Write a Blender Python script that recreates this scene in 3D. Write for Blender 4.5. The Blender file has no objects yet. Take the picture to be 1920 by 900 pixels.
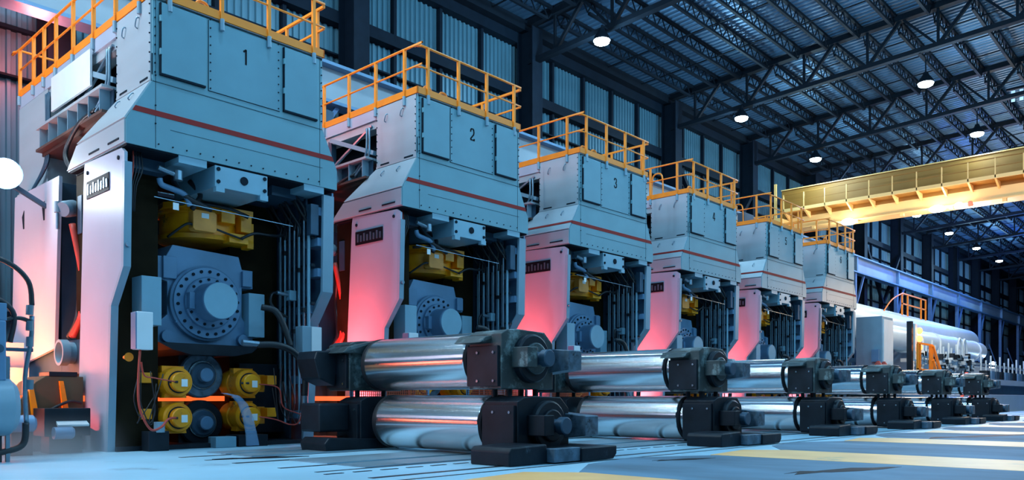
import bpy, bmesh, math, random
from mathutils import Vector, Matrix
random.seed(7)
S = bpy.context.scene
C = bpy.data.collections.new('mill_hall'); S.collection.children.link(C)
PI = math.pi
# ------------------------------------------------------------------ camera
TH = math.radians(42.51)          # heading measured from the mill line (+X) towards the back wall (+Y)
cam_d = bpy.data.cameras.new('camera'); cam = bpy.data.objects.new('camera', cam_d); C.objects.link(cam)
cam.location = (0, 0, 0.9)
cam.rotation_euler = (math.radians(90), 0, TH - math.radians(90))
cam_d.sensor_width = 36.0; cam_d.lens = 1505.8 / 1920 * 36.0
cam_d.shift_y = (747.2 - 450) / 1920
cam_d.clip_end = 500
S.camera = cam
# ------------------------------------------------------------------ colour, world, lights
S.view_settings.view_transform = 'Standard'; S.view_settings.look = 'None'
S.view_settings.gamma = 1; S.view_settings.exposure = -1.35; S.view_settings.use_curve_mapping = False
w = bpy.data.worlds.new('hall_air'); S.world = w; w.use_nodes = True
w.node_tree.nodes['Background'].inputs[0].default_value = (0.10, 0.28, 0.48, 1)
w.node_tree.nodes['Background'].inputs[1].default_value = 0.06

COOL = (0.33, 0.70, 1.0)
def point(name, loc, power, col=COOL, r=0.3):
    l = bpy.data.lights.new(name, 'POINT'); l.energy = power; l.color = col; l.shadow_soft_size = r
    o = bpy.data.objects.new(name, l); C.objects.link(o); o.location = loc; return o
def area(name, loc, target, sx, sy, power, col, spread=0):
    l = bpy.data.lights.new(name, 'AREA'); l.shape = 'RECTANGLE'; l.size = sx; l.size_y = sy; l.energy = power; l.color = col
    o = bpy.data.objects.new(name, l); C.objects.link(o); o.location = loc
    d = Vector(target) - Vector(loc); o.rotation_euler = d.to_track_quat('-Z', 'Y').to_euler()
    if spread: l.spread = math.radians(spread)
    return o
for x in (-32, -22, -14, -9, -4.5, 1.5, 7.6, 12.4, 17.3): point('wall_side_fill', (x, 19.2, 15.2), 900, (0.5, 0.82, 1.0), 0.35)  # unseen lights added along the wall so the rolls catch more streaks
for x, z in ((-17, 9), (-9, 12), (-4.5, 13.5), (-1, 14), (2.2, 14), (6.5, 14.2)): area('roll_streak_light', (x, 15, z), (x + .001 + (9 - x) * .3, 15, z - 5), .22, 9, 780, (0.70, 0.90, 1.0))  # unseen strips, added only to draw streaks along the rolls
for x in (-4.5, 7.6, 17.3, 26.8): point('aisle_row_fill', (x, 10.8, 15.2), 4600, COOL, 0.3)  # unseen, added ahead of the visible row to cool the stand sides
for x in (54, 62, 74): point('tank_fill', (x, 12, 11), 3000, (1.0, 0.97, 0.92), 0.4)  # fill lights added to whiten the tank
point('entry_bay_glow', (6.8, 22.3, 10.0), 900, (1.0, 0.16, 0.14), .4)
# unseen fill lights added on the aisle side and upstream, outside the frame
for i, x in enumerate((-6, 7.6, 17.3, 26.8, 38.6, 50, 64, 80)):
    for y in (2.0, -6.5):
        point('aisle_fill', (x, y, 15.2), 1500, COOL, 0.35)
area('aisle_strip_fill', (10, -6, 11), (17, 14, 4), 26, 1.2, 2600, (0.30, 0.68, 1.0))  # long panel added out of view to light the stand fronts
area('aisle_strip_fill', (34, -4, 11), (34, 14, 3), 26, 1.2, 2600, (0.30, 0.68, 1.0))
area('upstream_fill', (-9, 13, 9.0), (6, 14.5, 5), 5, 3, 480, (0.50, 0.82, 1.0))  # added out of view to brighten the faces turned upstream
area('upstream_fill', (-8, 21, 7), (6, 19, 6), 4, 3, 900, (0.85, 0.75, 1.0))

# ------------------------------------------------------------------ materials
def mat(name, col, rough=0.5, metal=0.0, var=0.12, scale=3.0, emit=None, es=0.0, stain=None, stain_amt=0.5, stain_scale=1.5, bump=0.0, coat=0.0, stretch=None):
    m = bpy.data.materials.new(name); m.use_nodes = True; nt = m.node_tree; N = nt.nodes; L = nt.links
    b = N['Principled BSDF']
    b.inputs['Roughness'].default_value = rough; b.inputs['Metallic'].default_value = metal
    b.inputs['Base Color'].default_value = (*col, 1)
    if coat: b.inputs['Coat Weight'].default_value = coat
    if emit:
        b.inputs['Emission Color'].default_value = (*emit, 1); b.inputs['Emission Strength'].default_value = es
    tc = N.new('ShaderNodeTexCoord'); mp = N.new('ShaderNodeMapping'); L.new(tc.outputs['Object'], mp.inputs[0])
    if stretch: mp.inputs['Scale'].default_value = stretch
    if var:
        n = N.new('ShaderNodeTexNoise'); n.inputs['Scale'].default_value = scale; n.inputs['Detail'].default_value = 6
        L.new(mp.outputs[0], n.inputs['Vector'])
        r = N.new('ShaderNodeValToRGB')
        r.color_ramp.elements[0].position = 0.3; r.color_ramp.elements[1].position = 0.7
        r.color_ramp.elements[0].color = (*[c * (1 - var) for c in col], 1)
        r.color_ramp.elements[1].color = (*[min(1, c * (1 + var)) for c in col], 1)
        L.new(n.outputs['Fac'], r.inputs[0]); out = r.outputs[0]
        if stain:
            n2 = N.new('ShaderNodeTexNoise'); n2.inputs['Scale'].default_value = stain_scale; n2.inputs['Detail'].default_value = 9; n2.inputs['Roughness'].default_value = 0.7
            L.new(mp.outputs[0], n2.inputs['Vector'])
            r2 = N.new('ShaderNodeValToRGB'); r2.color_ramp.elements[0].position = 0.5 + 0.15 * (1 - stain_amt); r2.color_ramp.elements[1].position = 0.62 + 0.15 * (1 - stain_amt)
            L.new(n2.outputs['Fac'], r2.inputs[0])
            mx = N.new('ShaderNodeMix'); mx.data_type = 'RGBA'; L.new(r2.outputs[0], mx.inputs[0]); L.new(out, mx.inputs[6]); mx.inputs[7].default_value = (*stain, 1)
            out = mx.outputs[2]
        L.new(out, b.inputs['Base Color'])
        if bump:
            bp = N.new('ShaderNodeBump'); bp.inputs['Strength'].default_value = bump; bp.inputs['Distance'].default_value = 0.02
            L.new(n.outputs['Fac'], bp.inputs['Height']); L.new(bp.outputs[0], b.inputs['Normal'])
    return m
M = dict(
    paint=mat('blue_grey_paint', (0.15, 0.32, 0.38), 0.42, 0.0, 0.07, 1.2),
    door=mat('blue_grey_door_paint', (0.135, 0.295, 0.36), 0.40, 0.0, 0.06, 1.6),
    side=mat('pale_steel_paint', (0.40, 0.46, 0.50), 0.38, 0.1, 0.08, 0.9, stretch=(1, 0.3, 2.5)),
    panel=mat('leg_panel_paint', (0.43, 0.48, 0.58), 0.42, 0.1, 0.06, 0.8),
    seam=mat('seam_shadow_gap', (0.012, 0.02, 0.03), 0.8, 0, 0),
    red=mat('red_stripe_paint', (0.30, 0.006, 0.002), 0.7, 0, 0.1),
    rail=mat('safety_yellow', (1.0, 0.255, 0.008), 0.42, 0, 0.06, 4),
    hyd=mat('yellow_hydraulic_paint', (1.0, 0.31, 0.004), 0.40, 0, 0.25, 2.5, stain=(0.10, 0.06, 0.01), stain_amt=0.4, stain_scale=3),
    hydplate=mat('orange_cover_paint', (0.95, 0.33, 0.05), 0.45, 0, 0.1, 5),
    dark=mat('black_greasy_steel', (0.010, 0.016, 0.024), 0.62, 0.1, 0.3, 3, bump=0.3),
    void=mat('dark_interior_shade', (0.008, 0.012, 0.018), 0.7, 0, 0.3, 2),  # near-black: the shade inside the stands is put into the colour
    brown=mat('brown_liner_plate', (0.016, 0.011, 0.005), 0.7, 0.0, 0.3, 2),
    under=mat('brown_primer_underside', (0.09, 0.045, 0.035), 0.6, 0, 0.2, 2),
    chock=mat('blue_chock_paint', (0.12, 0.24, 0.38), 0.42, 0.15, 0.12, 2),
    chocklt=mat('pale_blue_cap_paint', (0.22, 0.40, 0.50), 0.40, 0.1, 0.08, 1.5),
    steelblue=mat('dark_blue_steel', (0.035, 0.08, 0.13), 0.45, 0.2, 0.2, 2),
    chrome=mat('polished_roll_steel', (0.86, 0.88, 0.90), 0.18, 1.0, 0.05, 2, stretch=(6, 0.2, 6)),
    neck=mat('bright_roll_neck', (0.35, 0.45, 0.5), 0.25, 1.0, 0.15, 6),
    chockw=mat('worn_chock_steel', (0.05, 0.07, 0.075), 0.45, 0.35, 0.35, 3, stain=(0.24, 0.33, 0.34), stain_amt=0.85, stain_scale=2.2, bump=0.4),
    chockb=mat('oily_black_chock', (0.008, 0.013, 0.020), 0.55, 0.15, 0.3, 3, stain=(0.07, 0.10, 0.13), stain_amt=0.12, stain_scale=2.6, bump=0.4),
    scratch=mat('scraped_ear_plate', (0.10, 0.16, 0.22), 0.4, 0.4, 0.4, 8, stain=(0.005, 0.008, 0.012), stain_amt=0.55, stain_scale=6),
    pipe=mat('pale_steel_pipe', (0.22, 0.32, 0.40), 0.3, 0.7, 0.1, 6),
    hose=mat('black_rubber_hose', (0.010, 0.012, 0.016), 0.45, 0, 0.1),
    redhose=mat('red_rubber_hose', (0.50, 0.05, 0.03), 0.5, 0, 0.1),
    white=mat('white_enclosure_paint', (0.75, 0.78, 0.80), 0.45, 0, 0.04, 2),
    box=mat('grey_blue_enclosure', (0.22, 0.34, 0.42), 0.4, 0, 0.05, 2),
    hot=mat('glowing_hot_strip', (0.3, 0.05, 0.01), 0.6, 0, 0.1, 2, emit=(1.0, 0.15, 0.03), es=3),
    tank=mat('white_tank_paint', (0.62, 0.70, 0.74), 0.35, 0, 0.05, 1.0),
    runway=mat('pale_blue_beam_web', (0.24, 0.29, 0.33), 0.45, 0.0, 0.12, 0.6),
    flange=mat('blue_beam_flange', (0.10, 0.20, 0.32), 0.45, 0.1, 0.1),
    bluecol=mat('blue_steel_post', (0.07, 0.15, 0.30), 0.45, 0.1, 0.12),
    col=mat('navy_steel_column', (0.005, 0.010, 0.018), 0.6, 0.1, 0.15),
    roofsteel=mat('dark_roof_steel', (0.006, 0.010, 0.016), 0.6, 0.1, 0.1),
    deck=mat('blue_grey_roof_deck', (0.055, 0.125, 0.21), 0.45, 0.4, 0.18, 0.25),
    clad=mat('corrugated_wall_sheet', (0.060, 0.145, 0.195), 0.45, 0.2, 0.16, 0.35),
    crane=mat('crane_yellow', (0.92, 0.50, 0.16), 0.5, 0, 0.06, 0.5),
    cranedk=mat('crane_yellow_shaded', (0.30, 0.115, 0.008), 0.65, 0, 0.1, 0.6),  # crane yellow darkened to look shaded above the walkway
    lampglass=mat('lamp_glass', (1, 1, 1), 0.5, 0, 0, emit=(0.75, 0.93, 1.0), es=60),
    starglass=mat('flood_glass', (1, 1, 1), 0.5, 0, 0, emit=(0.80, 0.93, 1.0), es=120),
    orangelamp=mat('orange_signal_glass', (1, 0.4, 0.1), 0.5, 0, 0, emit=(1, 0.32, 0.08), es=9),
    redlamp=mat('red_signal_glass', (1, 0.1, 0.05), 0.5, 0, 0, emit=(1, 0.05, 0.03), es=12),
    ventlt=mat('daylit_louvre', (0.8, 0.9, 1), 0.5, 0, 0, emit=(0.45, 0.75, 1.0), es=1.4),
    tag=mat('white_label_plate', (0.75, 0.78, 0.78), 0.5, 0, 0.05),
    ink=mat('black_ink', (0.01, 0.012, 0.016), 0.6, 0, 0),
    stripe=mat('yellow_floor_paint', (1.0, 0.47, 0.15), 0.5, 0, 0.12, 1.5, stain=(0.35, 0.30, 0.18), stain_amt=0.2, stain_scale=0.7),
    plate=mat('steel_floor_plate', (0.26, 0.36, 0.42), 0.32, 0.3, 0.25, 1.0, stain=(0.05, 0.07, 0.09), stain_amt=0.25, stain_scale=0.8),
    groove=mat('oily_groove', (0.012, 0.018, 0.025), 0.4, 0, 0.2),
    olive=mat('olive_guide_paint', (0.10, 0.085, 0.04), 0.5, 0.1, 0.2, 2),
    mesh=mat('red_mesh_guard', (0.55, 0.08, 0.03), 0.5, 0, 0.1),
)
def floor_mat():
    m = mat('wet_concrete_floor', (0.34, 0.55, 0.66), 0.45, 0, 0.14, 0.5, stain=(0.10, 0.16, 0.21), stain_amt=0.30, stain_scale=0.30, bump=0.05)
    return m
M['floor'] = floor_mat()
_n = M['chrome'].node_tree; _b = _n.nodes['Principled BSDF']; _t = _n.nodes.new('ShaderNodeTangent'); _t.direction_type = 'RADIAL'; _t.axis = 'Y'
_n.links.new(_t.outputs[0], _b.inputs['Tangent']); _b.inputs['Anisotropic'].default_value = 0.93; _b.inputs['Anisotropic Rotation'].default_value = 0.25
M['oldfloor'] = mat('worn_dark_concrete', (0.085, 0.17, 0.24), 0.75, 0, 0.35, 0.9, stain=(0.17, 0.28, 0.36), stain_amt=0.45, stain_scale=0.55, bump=0.1, stretch=(1, 0.5, 1))
def glass(name, col, alpha):
    m = bpy.data.materials.new(name); m.use_nodes = True; b = m.node_tree.nodes['Principled BSDF']
    b.inputs['Base Color'].default_value = (*col, 1); b.inputs['Alpha'].default_value = alpha; b.inputs['Roughness'].default_value = 0.6; return m
M['water'] = glass('falling_water', (0.35, 0.55, 0.8), 0.35)

for k_ in ('dark', 'chockb'): M[k_].node_tree.nodes['Principled BSDF'].inputs['Specular IOR Level'].default_value = 0.28; M[k_].node_tree.nodes['Principled BSDF'].inputs['Roughness'].default_value = 0.42
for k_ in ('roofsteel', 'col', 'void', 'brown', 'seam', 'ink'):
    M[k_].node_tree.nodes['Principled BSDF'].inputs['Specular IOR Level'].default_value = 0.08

# ------------------------------------------------------------------ mesh builder
class B:
    def __init__(s): s.v = []; s.f = []; s.sm = []
    def add(s, vs, fs, smooth=False):
        n = len(s.v); s.v += [tuple(v) for v in vs]
        for f in fs: s.f.append([i + n for i in f]); s.sm.append(smooth)
        return s
    def box(s, x0, x1, y0, y1, z0, z1):
        return s.hexa([(x0, y0, z0), (x1, y0, z0), (x1, y1, z0), (x0, y1, z0), (x0, y0, z1), (x1, y0, z1), (x1, y1, z1), (x0, y1, z1)])
    def hexa(s, v):
        return s.add(v, [(3, 2, 1, 0), (4, 5, 6, 7), (0, 1, 5, 4), (1, 2, 6, 5), (2, 3, 7, 6), (3, 0, 4, 7)])
    def loft(s, rings):
        n = len(rings[0]); vs = [p for r in rings for p in r]; fs = [tuple(range(n))[::-1], tuple(range(len(vs) - n, len(vs)))]
        for k in range(len(rings) - 1):
            for i in range(n):
                j = (i + 1) % n; fs.append((k * n + i, k * n + j, (k + 1) * n + j, (k + 1) * n + i))
        return s.add(vs, fs)
    def prism(s, poly, ax, a, b):
        # poly: 2D points; ax 'x': (y,z), 'y': (x,z), 'z': (x,y)
        def p(q, t): return {'x': (t, q[0], q[1]), 'y': (q[0], t, q[1]), 'z': (q[0], q[1], t)}[ax]
        return s.loft([[p(q, a) for q in poly], [p(q, b) for q in poly]])
    def bar(s, p, q, w, h=None):
        h = h or w; p = Vector(p); q = Vector(q); d = (q - p).normalized()
        up = Vector((0, 0, 1)) if abs(d.z) < 0.95 else Vector((0, 1, 0))
        a = d.cross(up).normalized() * (w / 2); b = a.cross(d).normalized() * (h / 2)
        return s.loft([[e - a - b, e + a - b, e + a + b, e - a + b] for e in (p, q)])
    def cyl(s, p, q, r, n=20, r2=None):
        return s.lathe(p, q, [(0, r), (1, r if r2 is None else r2)], n)
    def lathe(s, p, q, prof, n=24, cap=True, soft=False):
        # prof: (t along p->q, radius)
        p = Vector(p); q = Vector(q); d = q - p; u = d.normalized()
        up = Vector((0, 0, 1)) if abs(u.z) < 0.9 else Vector((1, 0, 0))
        a = u.cross(up).normalized(); b = u.cross(a).normalized()
        vs = []; fs = []; sm = []
        def ring(t, r): return [p + d * t + a * (r * math.cos(2 * PI * i / n)) + b * (r * math.sin(2 * PI * i / n)) for i in range(n)]
        if soft:
            for t, r in prof: vs += ring(t, r)
            R = [(k * n, (k + 1) * n) for k in range(len(prof) - 1)]
        else:
            R = []
            for (t0, r0), (t1, r1) in zip(prof, prof[1:]):
                R.append((len(vs), len(vs) + n)); vs += ring(t0, r0) + ring(t1, r1)
        for k0, k1 in R:
            for i in range(n):
                j = (i + 1) % n; fs.append((k0 + i, k1 + i, k1 + j, k0 + j))
        s.add(vs, fs, True)
        if cap:
            s.add(ring(*prof[0]), [tuple(range(n))]); s.add(ring(*prof[-1]), [tuple(range(n))[::-1]])
        return s
    def tube(s, pts, r, n=8, sub=6):
        P = [Vector(p) for p in pts]
        if len(P) > 2 and sub > 1:
            Q = []
            for i in range(len(P) - 1):
                p0 = P[max(i - 1, 0)]; p1 = P[i]; p2 = P[i + 1]; p3 = P[min(i + 2, len(P) - 1)]
                for k in range(sub):
                    t = k / sub
                    Q.append(0.5 * ((2 * p1) + (p2 - p0) * t + (2 * p0 - 5 * p1 + 4 * p2 - p3) * t * t + (-p0 + 3 * p1 - 3 * p2 + p3) * t ** 3))
            Q.append(P[-1]); P = Q
        vs = []; fs = []; a = None
        for i, p in enumerate(P):
            d = (P[min(i + 1, len(P) - 1)] - P[max(i - 1, 0)]).normalized()
            if a is None:
                up = Vector((0, 0, 1)) if abs(d.z) < 0.9 else Vector((1, 0, 0)); a = d.cross(up).normalized()
            else:
                a = (a - d * a.dot(d)).normalized()
            b = d.cross(a)
            for k in range(n):
                g = 2 * PI * k / n; vs.append(p + a * (r * math.cos(g)) + b * (r * math.sin(g)))
        for i in range(len(P) - 1):
            for k in range(n):
                j = (k + 1) % n; fs.append((i * n + k, i * n + j, (i + 1) * n + j, (i + 1) * n + k))
        fs.append(tuple(range(n))[::-1]); fs.append(tuple(range(len(vs) - n, len(vs))))
        return s.add(vs, fs, True)
    def mesh(s, name, m):
        me = bpy.data.meshes.new(name); me.from_pydata(s.v, [], s.f); me.polygons.foreach_set('use_smooth', s.sm); me.materials.append(m)
        bm = bmesh.new(); bm.from_mesh(me); bmesh.ops.recalc_face_normals(bm, faces=bm.faces); bm.to_mesh(me); bm.free()
        return me
def link(name, me, parent=None, loc=None):
    o = bpy.data.objects.new(name, me); C.objects.link(o)
    if parent: o.parent = parent
    if loc: o.location = loc
    return o
def part(name, b, m, parent=None, bevel=0, kind=None, label=None, loc=None):
    o = link(name, b.mesh(name, M[m] if isinstance(m, str) else m), parent, loc)
    if bevel:
        md = o.modifiers.new('edge', 'BEVEL'); md.width = bevel; md.segments = 2; md.limit_method = 'ANGLE'; md.angle_limit = math.radians(40)
    if kind: o['kind'] = kind
    if label: o['label'] = label
    return o
def tag(o, label=None, cat=None, group=None, kind=None):
    if label: o['label'] = label
    if cat: o['category'] = cat
    if group: o['group'] = group
    if kind: o['kind'] = kind
    return o
def thing(name, label, cat, loc=(0, 0, 0), group=None, rz=0):
    o = link(name, None, None, loc); o.rotation_euler.z = rz; o.empty_display_size = 0.3
    return tag(o, label, cat, group)
def kids(o): return [c for c in C.objects if c.parent == o]
KID = {}
def snapshot(o):
    return (o, [snapshot(c) for c in kids(o)])
def copy_tree(snap, parent=None):
    o, ch = snap; c = o.copy(); C.objects.link(c)
    if parent: c.parent = parent
    for q in ch: copy_tree(q, c)
    return c
ORD = ['first', 'second', 'third', 'fourth', 'fifth', 'sixth', 'seventh', 'eighth', 'ninth', 'tenth', 'eleventh', 'twelfth', 'thirteenth', 'fourteenth', 'fifteenth', 'sixteenth', 'seventeenth', 'eighteenth', 'nineteenth', 'twentieth']

# ================================================================== SETTING
WY = 24.0                                    # back wall
TX = [7.6, 17.3, 26.8, 38.7, 48.0, 58.0, 68.0, 77.3, 86.8, 96.4, 106.0, 116.0, 126, 136, 146, 156, 166, 176]
def zdeck(y): return 17.75 + 0.05 * (24 - y)
fl = part('floor', B().box(-25, 185, -25, 30, -0.4, 0), 'floor', kind='structure')
# steel plates and rails of the roll-change track, grooves, painted stripes, worn slabs
def fbox(name, m, x0, x1, y0, y1, h=0.012, label=None): return part(name, B().box(x0, x1, y0, y1, 0.0, h), m, fl, label=label)
for y, wd in ((11.95, .10), (11.15, .07), (10.3, .12), (9.15, .09), (8.35, .06), (7.25, .10), (6.85, .05)):
    fbox('floor_groove', 'groove', 5.6, 100, y, y + wd, 0.004)
for k in range(16):
    x = 6.4 + k * 2.9
    for y in (12.1, 11.3):
        fbox('steel_plate', 'plate', x, x + 2.84, y, y + 0.62, 0.018)
    fbox('steel_plate', 'plate', x, x + 2.84, 9.3, 10.25, 0.016)
    fbox('steel_plate', 'plate', x, x + 2.84, 8.45, 9.1, 0.014)
for k in range(22):
    fbox('rail_slot', 'groove', 5.5 + k * 0.42, 5.5 + k * 0.42 + 0.26, 8.02, 8.07, 0.006)
for k in range(9):
    x = 6.0 + 5.74 * k
    part('floor_stripe', B().prism([(x - .2, -6), (x + 1.7, -6), (x + 1.75, 5.9), (x + 1.3, 6.5), (x - .2, 6.3)], 'z', 0, .008), 'stripe', fl)
    b = B(); b.prism([(x + 1.7, -6), (x + 5.54, -6), (x + 5.54, 6.2), (x + 4.2, 6.9), (x + 2.8, 6.65), (x + 1.75, 6.0)], 'z', 0, .006)
    part('worn_slab', b, 'oldfloor', fl)
for (x, y_, a, b_) in ((10.2, 3.7, .9, .16), (10.4, 6.1, .5, .1), (21.8, 4.6, 2.2, .25), (6.4, 11.0, .6, .12), (9.6, 1.2, .5, .1)):
    part('oil_stain', B().prism([(x + a * math.cos(g * PI / 8) * (1 + .25 * math.sin(3 * g)), y_ + b_ * math.sin(g * PI / 8) * (1 + .3 * math.cos(2 * g)) - .35 * a * math.cos(g * PI / 8)) for g in range(16)], 'z', 0, .0085), 'ink', fl)
# wall cladding
wall = part('wall_back', B().box(-25, 182, WY + 0.42, WY + 0.6, 0, 18.2), 'clad', kind='structure')
def clad_mesh(wd, h):
    b = B(); n = 9; prof = []
    for i in range(n):
        x = i * wd / n; s = wd / n
        prof += [(x, 0), (x + s * .45, 0), (x + s * .55, -.07), (x + s * .9, -.07)]
    prof.append((wd, 0)); vs = [(x, y, 0) for x, y in prof] + [(x, y, h) for x, y in prof]; m = len(prof)
    return b.add(vs, [(i, i + 1, m + i + 1, m + i) for i in range(m - 1)])
rows = [(3.2, 7.0), (7.1, 10.7), (10.8, 14.28), (14.72, 16.7)]
cm = {}
bayw = 2.4
for z0, z1 in rows:
    me = clad_mesh(1.0, z1 - z0).mesh('cladding_panel', M['clad']); cm[z0] = me
cuts = []
xs = [-4.5] + TX
for a, bq in zip(xs, xs[1:]):
    n = max(1, round((bq - a) / 2.4))
    for i in range(n): cuts.append((a + (bq - a) * i / n, a + (bq - a) * (i + 1) / n))
for (a, bq) in cuts:
    for z0, z1 in rows:
        if a > 60 and z0 < 7: pass
        o = link('cladding_panel', cm[z0], wall, (a + .07, WY + .36, z0)); o.scale.x = bq - a - .14
b = B()
girt = [(2.95, 3.2, .2), (7.0, 7.1, .2), (10.7, 10.8, .2), (14.28, 14.72, .45), (16.7, 17.15, .45), (13.2, 13.26, .3), (9.4, 9.46, .3)]
for z0, z1, d in girt:
    part('wall_girt', B().box(-4.5, 176, WY + .36 - d, WY + .34, z0, z1), 'col', wall)
for a, _ in cuts:
    if min(abs(a - t) for t in TX) > .5: part('wall_mullion', B().box(a - .07, a + .07, WY + .1, WY + .36, 2.9, 17.2), 'col', wall)
# ceiling
b = B(); n = 600; x0 = -20; dx = 200 / n; prof = []
for i in range(n):
    x = x0 + i * dx; prof += [(x, 0), (x + dx * .5, 0), (x + dx * .6, -.055), (x + dx * .9, -.055)]
ya, yb = 25.0, -24.0
vs = [(x, ya, zdeck(ya) + z) for x, z in prof] + [(x, yb, zdeck(yb) + z) for x, z in prof]; m_ = len(prof)
b.add(vs, [(i, i + 1, m_ + i + 1, m_ + i) for i in range(m_ - 1)])
ceil = part('ceiling', b, 'deck', kind='structure')
part('eave_beam', B().box(-4, 178, 23.5, 23.9, 17.15, 17.6), 'roofsteel', ceil)
# bridging rods under the deck
for a, bq in zip(TX[1:12], TX[2:]):
    for k in (1, 2, 3):
        x = a + (bq - a) * k / 4
        part('bridging_rod', B().bar((x, 23.5, zdeck(23.5) - .35), (x, 0, zdeck(0) - .35), .05), 'roofsteel', ceil)
part('wall_upper_back', B().box(-20, 180, 24.2, 24.4, 17.0, 18.0), 'clad', ceil)
# far end wall and aisle-side wall close the hall
part('wall_end', B().box(180, 180.3, -25, 30, 0, 21), 'clad', kind='structure')
part('wall_aisle', B().box(-25, 180, -24.3, -24, 0, 21), 'clad', kind='structure')

# steel columns of the back wall
def column(x, i):
    t = thing('steel_column', f'navy steel wall column with cross bracing plate, {ORD[i]} along the back wall from the left', 'column', (x, 23.5, 0), 'columns of the back wall')
    part('shaft', B().box(-.09, .09, -.4, .4, 0, 17.2), 'col', t)
    part('flange', B().box(-.34, .34, -.46, -.40, 0, 17.2), 'col', t)
    part('flange', B().box(-.34, .34, .40, .46, 0, 17.2), 'col', t)
    part('base_plate', B().box(-.5, .5, -.6, .5, 0, .05), 'col', t)
for i, x in enumerate(TX[:17]): column(x, i)
# X bracing on wall in some bays
for i, (a, bq) in enumerate(((38.7, 48.0), (68.0, 77.3))):
    t = thing('wall_brace', ('crossed dark steel wall brace behind the stand marked 4', 'crossed dark steel wall brace above the white tank')[i], 'brace', (a, 23.2, 4))
    w_ = bq - a
    for p, q in (((.2, 0, .2), (w_ - .2, 0, 9.8)), ((w_ - .2, 0, .2), (.2, 0, 9.8))):
        part('diagonal', B().bar(p, q, .22, .22), 'col', t)

# trusses
def truss(x, i):
    t = thing('roof_truss', f'dark steel roof truss across the hall, {ORD[i]} from the camera', 'truss', (x, 23.5, 17.3), 'roof trusses')
    L = 23.5 + 3
    def z(y): return zdeck(23.5 - y) - 17.3
    part('top_chord', B().bar((0, 0, z(0) - .28), (0, -L, zdeck(23.5 - L) - 17.3 - .28), .34, .26), 'roofsteel', t)
    def zz(s): return zdeck(23.5 - s) - 17.3        # s metres from the wall
    part('bottom_chord', B().bar((0, 0, zz(0) - 2.0), (0, -L, zz(L) - 2.0), .30, .20), 'roofsteel', t)
    s = 1.45; k = 0
    while s < L:
        part('vertical', B().bar((0, -s, zz(s) - 2.0), (0, -s, zz(s) - .3), .10), 'roofsteel', t)
        if k % 1 == 0:
            part('diagonal', B().bar((0, -s, zz(s) - 2.0), (0, -s - 1.5, zz(s + 1.5) - .3), .14), 'roofsteel', t)
            part('diagonal', B().bar((0, -s - 1.5, zz(s + 1.5) - .3), (0, -s - 3.0, zz(s + 3) - 2.0), .10), 'roofsteel', t)
        s += 3.0; k += 1
    return t
for i, x in enumerate(TX[2:17]): truss(x, i)
# lattice joists
jm = {}
def joist(a, bq, y, name_i, bay):
    L = bq - a; key = round(L, 1)
    if key not in jm:
        d = .62; n = max(4, round(L / .8)); st = L / n
        w1 = B()
        for k in range(n):
            x = k * st
            w1.bar((x, 0, -.06), (x + st / 2, 0, -d), .04); w1.bar((x + st / 2, 0, -d), (x + st, 0, -.06), .04)
        jm[key] = (B().box(0, L, -.07, .07, -.12, -.0).mesh('top_chord', M['roofsteel']), B().box(.5, L - .5, -.06, .06, -d - .06, -d + .05).mesh('bottom_chord', M['roofsteel']), w1.mesh('web', M['roofsteel']))
    t = thing('roof_joist', f'dark lattice roof joist, {ORD[name_i]} from the back wall, {bay}', 'joist', (a, y, zdeck(y) - .07), 'lattice joists under the roof deck')
    for nm, me in zip(('top_chord', 'bottom_chord', 'web'), jm[key]):
        o = link(nm, me, t)
JY = [22.1, 20.6, 19.2, 17.7, 16.2, 14.75, 13.3, 11.8, 10.3, 8.8, 7.3, 5.8, 4.3]
WB = ['above the stands marked 1 and 2', 'above the nearest hanging lamp', 'in the bay beyond the nearest lamp', 'in the third lit bay', 'over the yellow crane', 'just past the yellow crane', 'two bays past the crane', 'three bays past the crane', 'four bays past the crane', 'five bays past the crane', 'at the far end']
for bi, (a, bq) in enumerate(zip(TX[1:11], TX[2:12])):
    for ji, y in enumerate(JY):
        # skip joists wholly outside the frame
        t1 = (bq * math.sin(TH) - y * math.cos(TH)) / (bq * math.cos(TH) + y * math.sin(TH))
        d1 = bq * math.cos(TH) + y * math.sin(TH)
        ta = (a * math.sin(TH) - y * math.cos(TH)) / (a * math.cos(TH) + y * math.sin(TH))
        if ta > .66 or 747 - 1505.8 * 16.5 / d1 < -40: continue
        joist(a, bq, y, ji, WB[bi])
# ridge louvres
for i, (y, xa) in enumerate(((9.5, 51.5), (8.4, 61.5))):
    t = thing('roof_louvre', ('daylit white slatted louvre in the roof above the crane, nearer one', 'daylit white slatted louvre in the roof above the crane, farther one')[i], 'louvre', (xa, y, zdeck(y) - .9), 'roof louvres')
    part('frame', B().box(-.1, .1, -5.2, .4, .4, .5), 'roofsteel', t)
    for k in range(13):
        part('slat', B().box(-.02, .02, -k * .4, -k * .4 + .18, -.25, .35), 'ventlt', t)

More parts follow.
